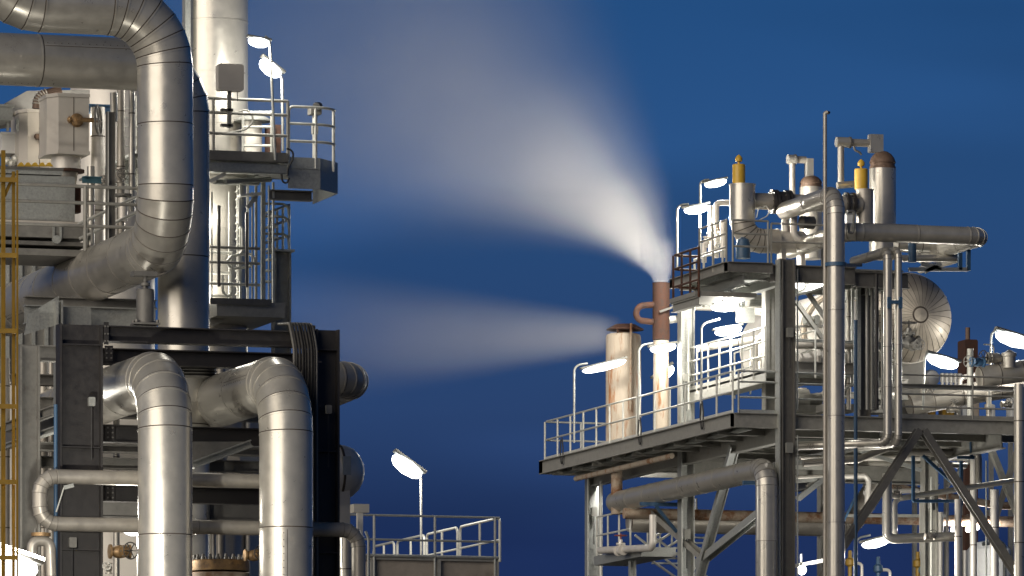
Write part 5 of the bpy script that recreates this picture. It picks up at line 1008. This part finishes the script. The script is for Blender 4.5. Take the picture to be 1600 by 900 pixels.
# small lit background plant
yg = YR+16
items = [(1428, 1438, 628, 645, 'blue_paint', 'small blue drum beyond the right railing'), (1456, 1462, 628, 642, 'yellow_paint', 'small yellow cabinet beyond the right railing'), (1474, 1491, 629, 648, 'yellow_paint', 'wider yellow frame beyond the right railing'), (1497, 1511, 631, 652, 'white_cabinet', 'white cabinet beyond the right railing beside the blue-grey upright'), (1520, 1530, 610, 648, 'rusty_white', 'cream column beyond the right railing'), (1550, 1555, 632, 648, 'white_cabinet', 'thin white post beyond the right railing'), (1580, 1586, 620, 640, 'white_cabinet', 'thin white post at the right picture edge')]
for (u0, u1, v0, v1, m_, lab) in items:
    a = F(u0, v0, yg); b = F(u1, v1, yg); th = T('cabinet', lab, 'cabinet', down(a), 'small lit cabinets beyond the right railing'); th.add('casing', box(a.x, b.x, yg, yg+.4, b.z-.3, a.z, .03), m_, smooth=False); th.add('door', box(a.x+.02, b.x-.02, yg-.02, yg, b.z-.2, a.z-.05), m_, smooth=False); th.add('support_leg', bar(V(((a.x+b.x)/2, yg+.2, 0)), V(((a.x+b.x)/2, yg+.2, b.z-.3)), .12, .12, Y), 'grey_steel', smooth=False)
c = F(1458, 590, YR+12); tk = T('round_tank', 'white-lit round tank end beyond the lamp at the right', 'tank', down(c)); tk.add('shell', lathe(c, Y, [(0,.1),(.03,.2),(.12,.24),(1.5,.24)], 24), 'cladding_white'); tk.add('support_leg', bar(down(c)+Y*.6, c+Y*.6, .1, .1, Y), 'grey_steel', smooth=False)
c = F(1483, 598, YR+11); tk = T('bushing_cluster', 'cluster of pale ribbed cylinders beyond the lamp at the right', 'machine', c-Z*.3)
for k in range(5): tk.add('cylinder', lathe(c+X*(k*.13-.2), Z, [(-.3,.05),(0,.05),(.02,.07),(.25,.07),(.27,.04)], 10), 'cladding_white')
solo('dish_lamp', 'white tilted dish beyond the right railing', 'dish', lathe(F(1478, 622, YR+14), (.6,-.4,.5), [(0,.05),(.05,.2),(.08,.22)], 16), 'white_cabinet')
# bottom right lit tank and yellow valves
c = F(1545, 900, YR+14); bt_ = T('white_tank', 'bright white tank at the bottom right behind the upright pipes', 'tank', down(c)); zt_ = F(1545, 832, YR+14).z; r_ = 34/SC(1545, YR+14)
bt_.add('shell', lathe(V((c.x, c.y, 0)), Z, [(0,r_),(zt_-.5,r_)], 36), 'white_cabinet'); bt_.add('roof', lathe(V((c.x, c.y, zt_-.5)), Z, [(0,r_),(.2,r_*.7),(.28,.05)], 36), 'white_cabinet')
for i, (u_, v_, m_) in enumerate(((1328, 880, 'yellow_paint'), (1434, 882, 'yellow_paint'), (1440, 892, 'teal_paint'), (1372, 890, 'blue_paint'))):
    q = F(u_, v_, YR+8); th = T('valve_station', ['yellow valve station at the bottom right of the thick riser', 'yellow valve station at the bottom beside the inner right column', 'teal valve station at the bottom beside the yellow one', 'pale blue valve station at the bottom between the two yellow ones'][i], 'valve', down(q), 'valve stations at the bottom')
    th.add('stand', tube([down(q), q], .06, 8), m_); th.add('body', lathe(q-Z*.1, Z, [(0,.06),(.05,.13),(.2,.13),(.25,.06),(.45,.05)], 12), m_); th.add('arm', tube(fillet([q, q+X*.35, q+X*.35-Z*.7], .1, 3), .045, 8), 'cladding_white')

# --- lamps of the right unit
def bl(label, p0, p1, y, r, pole=None, watts=700.): return tube_lamp(label, F(*p0, y), F(*p1, y), r, [F(u, v, y) for u, v in pole] if pole else None, watts=watts)
bl('upper left gooseneck lamp beside the amber-capped silencer', (1101, 289), (1135, 282), YR+5, .12, [(1094, 400), (1094, 285), (1102, 281), (1108, 281)])
bl('gooseneck lamp at the top of the steam stack plume', (1069, 329), (1107, 323), YR+5, .14, [(1058, 420), (1058, 326), (1064, 320), (1076, 319)], 6000)
bl('bar lamp hanging under the upper deck beside the plain grey box', (1111, 480), (1154, 478), YR+4.2, .14)
bl('bar lamp on a gooseneck post in front of the inner walkway', (1117, 520), (1159, 512), YR+4.4, .14, [(1096, 655), (1096, 512), (1101, 505), (1125, 498)])
y5 = G(998, 650, XE+.15).y
bl('bar lamp at the foot of the rusty steam stack', (1016, 546), (1056, 540), y5-.2, .14, [(998, 680), (998, 546), (1004, 539), (1020, 536)], 240)
y6 = G(897, 690, XE+.15).y
bl('bar lamp in front of the white rust-streaked drum', (910, 580), (978, 563), STEAM2.y-1.9, .13, [(897, 692), (897, 577), (903, 570), (918, 568)], 210)
bl('steeply tilted bar lamp between the drum and the lit column', (1023, 594), (1052, 573), y5+3, .17, [(1022, 668), (1022, 592)], 380)
bl('glaring lamp above the brown tower at the right picture edge', (1556, 521), (1612, 538), YR+6, .22, [(1545, 640), (1549, 519), (1556, 517)])
bl('glaring lamp below the dished vessel', (1449, 557), (1497, 571), YR+3.6, .19, [(1442, 640), (1445, 556), (1450, 552)], 450)
bl('bar lamp on a pole low between the thick riser and the right columns', (1347, 852), (1390, 842), YR+3.5, .15, [(1338, 930), (1338, 846), (1343, 840), (1360, 836)], 1300)
def spot(label, u, v, y, r, aim=(-.1,-1,-.3), m_='flood_light', watts=500.):
    c = F(u, v, y); th = T('spotlight', label, 'lamp', c, 'round spotlights'); a = V(aim)
    th.add('lens', lathe(c, a, [(0,r),(r*.4,r*.85),(r*.6,r*.4),(r*.64,.01)], 20), m_); th.add('housing', lathe(c-a.normalized()*.004, -a, [(0,r*1.08),(r*1.2,r*.8),(r*1.6,r*.3)], 16), 'housing'); th.add('yoke', bar(c-a.normalized()*r, c-a.normalized()*r+Z*.4, .05, .03, Y), 'housing', smooth=False); bulb(th, c+a.normalized()*(r+.1), watts, (1,.96,.9), .08); return th
spot('round spotlight glaring beside the dark corner column under the upper deck', 1250, 445, YR+1.5, .13)
spot('small spotlight under the far left end of the lower deck', 953, 743, y3-1.0, .08, m_='small_light', watts=900)
spot('small spotlight at the bottom beside the corner column', 1253, 891, YR+2, .12, m_='small_light', watts=900)
for i, (u_, v_) in enumerate(((1490, 828), (1513, 827), (1526, 824), (1544, 820))): spot(['leftmost of four small spotlights at the lower right', 'second of four small spotlights at the lower right', 'third of four small spotlights at the lower right', 'rightmost of four small spotlights at the lower right'][i], u_, v_, YR+11, .085, m_='small_light', watts=250)

# --- further pipework inside the structure and beyond the right railing
more = [([(1247, 437), (1300, 433)], 3.5, YR+4.2, 'cladding_white', 'pale pipe just under the upper deck right of the spotlight'),
 ([(1262, 447), (1345, 440)], 3.0, YR+3.6, 'cladding_dull', 'dull thin pipe sloping under the upper deck'),
 ([(1310, 470), (1310, 640)], 4.5, YR+5.0, 'cladding_white', 'pale upright hidden mostly behind the thick riser'),
 ([(1326, 432), (1326, 640)], 3.5, YR+3.0, 'cladding_dull', 'dull upright between the thick riser and the dark inner column'),
 ([(1332, 440), (1332, 600), (1316, 612)], 2.2, YR+2.6, 'galvanized', 'thin bent conduit between the thick riser and the dark inner column'),
 ([(1380, 600), (1380, 615), (1408, 618)], 4.0, YR+5.0, 'cladding_white', 'short bent pipe behind the twin pipes'),
 ([(1430, 660), (1430, 640), (1470, 634), (1470, 605)], 3.5, YR+7, 'cladding_dull', 'dull zigzag pipe behind the right edge railing'),
 ([(1500, 650), (1500, 590), (1530, 585)], 4.0, YR+8, 'cladding_white', 'pale bent pipe behind the blue-grey upright'),
 ([(1545, 655), (1545, 610), (1600, 604)], 4.5, YR+6.5, 'cladding_dull', 'dull bent pipe below the right edge header'),
 ([(1215, 625), (1290, 617), (1290, 600)], 4.5, YR+6, 'cladding_dull', 'dull low pipe behind the railing at the corner column'),
 ([(1255, 700), (1420, 696)], 3.5, YR+8, 'cladding_white', 'pale thin pipe high under the deck plates'),
 ([(1350, 770), (1440, 766), (1440, 905)], 4.0, YR+8.5, 'cladding_white', 'pale bent pipe left of the inner right column'),
 ([(1470, 800), (1470, 910)], 4.0, YR+7, 'cladding_white', 'pale upright right of the inner right column'),
 ([(1508, 860), (1508, 915)], 3.5, YR+9, 'cladding_white', 'short pale upright beside the bright white tank'),
 ([(1535, 850), (1570, 846), (1570, 915)], 3.0, YR+9, 'galvanized', 'thin bent pipe in front of the bright white tank'),
 ([(1100, 380), (1100, 410)], 4.0, YR+4.2, 'cladding_white', 'short pale stub on the left of the upper deck'),
 ([(1130, 345), (1130, 402)], 5.0, YR+4.0, 'cladding_white', 'pale upright between the inverted-U pipe and the left silencer'),
 ([(1090, 545), (1192, 528)], 5.5, y2-1.5, 'cladding_white', 'white-lit header along the inner walkway')]
for (pp, rp, y_, m_, lab) in more:
    q = [F(u, v, y_) for u, v in pp]
    if pp[-1][1] > 900: q[-1].z = 0
    pipe('process_pipe', lab, q, rp/SC(1400, y_), m_, R=.18, bands=1.2 if len(pp) == 2 else 0, flanges=((0, .45),) if len(pp) == 3 else ())
for i, (u_, v_, y_) in enumerate(((1262, 560, YR+3.8), (1300, 622, YR+2.5), (1448, 612, YR+6), (1488, 640, YR+6.5), (1572, 632, YR+6), (1400, 775, YR+3.2), (1453, 838, YR+2.6))):
    valve('gate_valve', ['small pale valve on the inner beam right of the corner column', 'dark valve low behind the thin tall vent', 'dull valve behind the right railing below the glaring lamp', 'small dull valve behind the right railing near the cabinets', 'dull valve behind the right railing at the picture edge', 'dull valve on the slim sloping pipe at the blue bracket', 'dull valve on the bright pipe above the bar lamp'][i], F(u_, v_, y_), X, (0,-.6,1) if i % 2 else (0,-1,.2), .13, 'cladding_dull', 'dark_steel')
# lower deck: tool boxes and cable loops along the left railing
for i, u_ in enumerate((878, 1000, 1097)):
    q = G(u_, 690 if u_ < 900 else 668 if u_ < 1050 else 640, XE-.06); q.z = ZD+.1
    solo('cable_loop', ['black cable loop on the railing left of the rust-streaked drum', 'black cable loop on the railing right of the rust-streaked drum', 'black cable loop on the railing below the gooseneck bar lamp'][i], 'cable', tube(fillet([q+V((0,.1,.35)), q+V((0,.16,0)), q+V((0,.05,-.35)), q+V((0,-.08,-.3)), q+V((0,-.1,.1)), q+V((0,0,.4))], .08, 4), .02, 6), 'rubber', group='cable loops on the lower deck railing')

# --- conduits, boxes and trays on the right structure
for i, (u_, v0, v1, y_, r_, m_) in enumerate(((1246, 420, 640, YR-.1, .022, 'galvanized'), (1212, 440, 640, YR+3.0, .022, 'white_rail'), (1076, 500, 640, y2-.3, .022, 'white_rail'), (1066, 760, 900, y2-.3, .025, 'galvanized'), (919, 745, 900, y3-.3, .025, 'galvanized'), (1246, 680, 900, YR-.2, .022, 'galvanized'), (1318, 700, 900, YR+2, .03, 'cladding_white'), (1455, 745, 900, YR+5.2, .025, 'white_rail'), (1480, 720, 900, YR+6, .03, 'cladding_white'), (1541, 720, 900, YR+5, .025, 'galvanized'))):
    pipe('conduit', ['thin conduit up the right side of the corner column above the deck', 'thin pale conduit on the second inner column', 'thin pale conduit on the white-lit left column', 'thin conduit down the middle left column below the deck', 'thin conduit down the far left column', 'thin conduit down the right side of the corner column below the deck', 'pale thin upright right of the thick riser below the deck', 'pale thin conduit on the inner right column', 'pale thin upright right of the slim blue bracket', 'thin grey upright left of the broad pale upright pipe'][i], [F(u_, v1, y_), F(u_, v0, y_)], r_, m_)
for i, (u_, v_, w_, h_, y_) in enumerate(((1233, 520, 10, 15, YR-.27), (1071, 590, 9, 13, y2-.2), (1232, 700, 11, 16, YR-.27), (1072, 835, 10, 15, y2-.2), (927, 800, 9, 14, y3-.2), (1455, 790, 11, 15, YR+5.4))):
    S = SC(u_, y_); q = F(u_, v_, y_); th = T('terminal_box', ['small grey terminal box on the corner column above the deck', 'small terminal box on the white-lit left column', 'small grey terminal box on the corner column just below the deck', 'small terminal box on the middle left column below the side pipe', 'small terminal box on the far left column', 'small terminal box on the inner right column'][i], 'box', q)
    th.add('casing', box(q.x-w_/2/S, q.x+w_/2/S, y_-.12, y_, q.z-h_/2/S, q.z+h_/2/S, .015), 'housing'); th.add('conduit', tube([V((q.x, y_-.06, q.z-h_/2/S)), V((q.x, y_-.06, q.z-h_/2/S-.8))], .014, 6), 'rubber')
ct = T('cable_ladder', 'cable ladder with black cables running under the lower deck front', 'cable tray', F(1250, 690, YR+2.2)); a = F(1246, 688, YR+2.2); b = F(1436, 688, YR+2.2); b.z = a.z
for e in (0, .35): ct.add('side_rail', bar(a+Y*e, b+Y*e, .03, .09), 'galvanized', smooth=False)
for k in range(12): q = a.lerp(b, (k+.5)/12); ct.add('rung', bar(q, q+Y*.35, .03, .03), 'galvanized', smooth=False)
for k in range(4): ct.add('cable', tube([a+Y*(.06+k*.075)+Z*.04, b+Y*(.06+k*.075)+Z*.04], .024, 6), 'cable')
for i, (u0, v0, u1, v1, y_) in enumerate(((1260, 760, 1340, 700, YR+10), (1350, 760, 1420, 705, YR+10), (1480, 760, 1530, 700, YR+11))):
    solo('wind_brace', ['slim far wind brace right of the corner column', 'slim far wind brace left of the inner right column', 'slim far wind brace near the right edge'][i], 'brace', bar(F(u0, v0, y_), F(u1, v1, y_), .1, .1), 'grey_steel', smooth=False)
# ================================================================ steam
def steam(name, label, c, lo, hi, build):
    """a closed box of air whose density follows a plume blown to the left (local -X) from the stack mouth"""
    m = bpy.data.materials.new(name); m.use_nodes = True; t = m.node_tree; t.nodes.clear()
    out = N(t, 'ShaderNodeOutputMaterial'); pv = N(t, 'ShaderNodeVolumePrincipled')
    pv.inputs['Color'].default_value = (.995, .985, .965, 1); pv.inputs['Anisotropy'].default_value = 0.0; pv.inputs['Density'].default_value = 0  # faint warm tint puts warm lamplight into the colour of white steam
    tcn = N(t, 'ShaderNodeTexCoord'); d = build(t, tcn.outputs['Object']); t.links.new(d, pv.inputs['Density']); t.links.new(pv.outputs[0], out.inputs['Volume'])
    M[name] = m
    o = mesh_obj(name, box(lo[0], hi[0], lo[1], hi[1], lo[2], hi[2]), name, False); o.location = c; o.rotation_euler = (0, 0, -TH)
    o['label'] = label; o['category'] = 'steam'; o['kind'] = 'stuff'; return o
def mth(t, op, *a):
    n = N(t, 'ShaderNodeMath', operation=op)
    for i, x in enumerate(a):
        if isinstance(x, (int, float)): n.inputs[i].default_value = x
        else: t.links.new(x, n.inputs[i])
    return n.outputs[0]
def smooth(t, x, a, b, c=0., d=1.):
    n = N(t, 'ShaderNodeMapRange', inp={1: a, 2: b, 3: c, 4: d}); n.interpolation_type = 'SMOOTHSTEP'; t.links.new(x, n.inputs[0]); return n.outputs[0]
def cone(t, P, apex, axis, a_out, a_in, k, r0, p, fade0, fade1):
    """density of one conical jet: fades towards its rim (half angles in degrees), thins with distance"""
    s = N(t, 'ShaderNodeVectorMath', operation='SUBTRACT'); t.links.new(P, s.inputs[0]); s.inputs[1].default_value = apex
    l = N(t, 'ShaderNodeVectorMath', operation='LENGTH'); t.links.new(s.outputs[0], l.inputs[0])
    nn = N(t, 'ShaderNodeVectorMath', operation='NORMALIZE'); t.links.new(s.outputs[0], nn.inputs[0])
    dt = N(t, 'ShaderNodeVectorMath', operation='DOT_PRODUCT'); t.links.new(nn.outputs[0], dt.inputs[0]); dt.inputs[1].default_value = V(axis).normalized()
    rim = mth(t, 'POWER', smooth(t, dt.outputs['Value'], math.cos(math.radians(a_out)), math.cos(math.radians(a_in))), 1.5)
    r = l.outputs['Value']; fall = mth(t, 'POWER', mth(t, 'DIVIDE', r0, mth(t, 'ADD', r, r0)), p)
    return mth(t, 'MULTIPLY', mth(t, 'MULTIPLY', mth(t, 'MULTIPLY', rim, fall), k), smooth(t, r, fade0, fade1, 1., 0.))
def wisps(t, P, sc_, lo, hi):
    mp_ = N(t, 'ShaderNodeMapping'); mp_.inputs['Scale'].default_value = sc_; t.links.new(P, mp_.inputs[0])
    n = N(t, 'ShaderNodeTexNoise', inp={'Scale': 1.0, 'Detail': 3.0, 'Roughness': .5}); t.links.new(mp_.outputs[0], n.inputs['Vector'])
    return smooth(t, n.outputs['Fac'], .3, .7, lo, hi)
def b1(t, P):
    # the jet leaves the mouth upright and is bent over by the wind: swing the axes with distance
    l = N(t, 'ShaderNodeVectorMath', operation='LENGTH'); t.links.new(P, l.inputs[0])
    ang = mth(t, 'MULTIPLY', mth(t, 'EXPONENT', mth(t, 'DIVIDE', l.outputs['Value'], -2.8)), math.radians(-43))
    vr = N(t, 'ShaderNodeVectorRotate', rotation_type='Y_AXIS'); t.links.new(P, vr.inputs['Vector']); t.links.new(ang, vr.inputs['Angle'])
    Q = vr.outputs[0]
    ridge = cone(t, Q, (.0, 0, -.10), (-.80, 0, .60), 30, 0, 13.5, .34, 1.85, 8.0, 19.3)
    broad = cone(t, Q, (.0, 0, -.10), (-.75, 0, .66), 42, 0, 2.6, .34, 1.42, 9.0, 19.3)
    jet = cone(t, P, (.0, 0, -1.0), (.0, 0, 1.0), 14.5, 2, 34.0, .9, 2.4, 1.1, 2.4)
    d = mth(t, 'ADD', mth(t, 'ADD', ridge, broad), jet)
    sp = N(t, 'ShaderNodeSeparateXYZ'); t.links.new(P, sp.inputs[0])
    d = mth(t, 'MULTIPLY', d, wisps(t, P, (.3, .3, .42), .82, 1.18))
    return mth(t, 'MULTIPLY', d, smooth(t, sp.outputs[2], .0, .06))
def b2(t, P):
    d = cone(t, P, (2.9, 0, -.12), (-1, 0, -.005), 11.5, 0, 5.2, 1.0, 1.75, 7.0, 16.0)
    sp = N(t, 'ShaderNodeSeparateXYZ'); t.links.new(P, sp.inputs[0])
    d = mth(t, 'MULTIPLY', d, smooth(t, sp.outputs[0], .1, -.7))
    return mth(t, 'MULTIPLY', d, wisps(t, P, (.2, .4, .6), .78, 1.18))
steam('steam_plume', 'broad pale steam plume blown up and left from the narrow rusty stack', STEAM1, (-19.4, -6.5, -.02), (2.2, 6.0, 11.5), b1)
steam('steam_plume', 'low thin steam plume drifting left from the rust-streaked drum', STEAM2, (-13.4, -3.6, -3.6), (.4, 3.6, 3.4), b2)
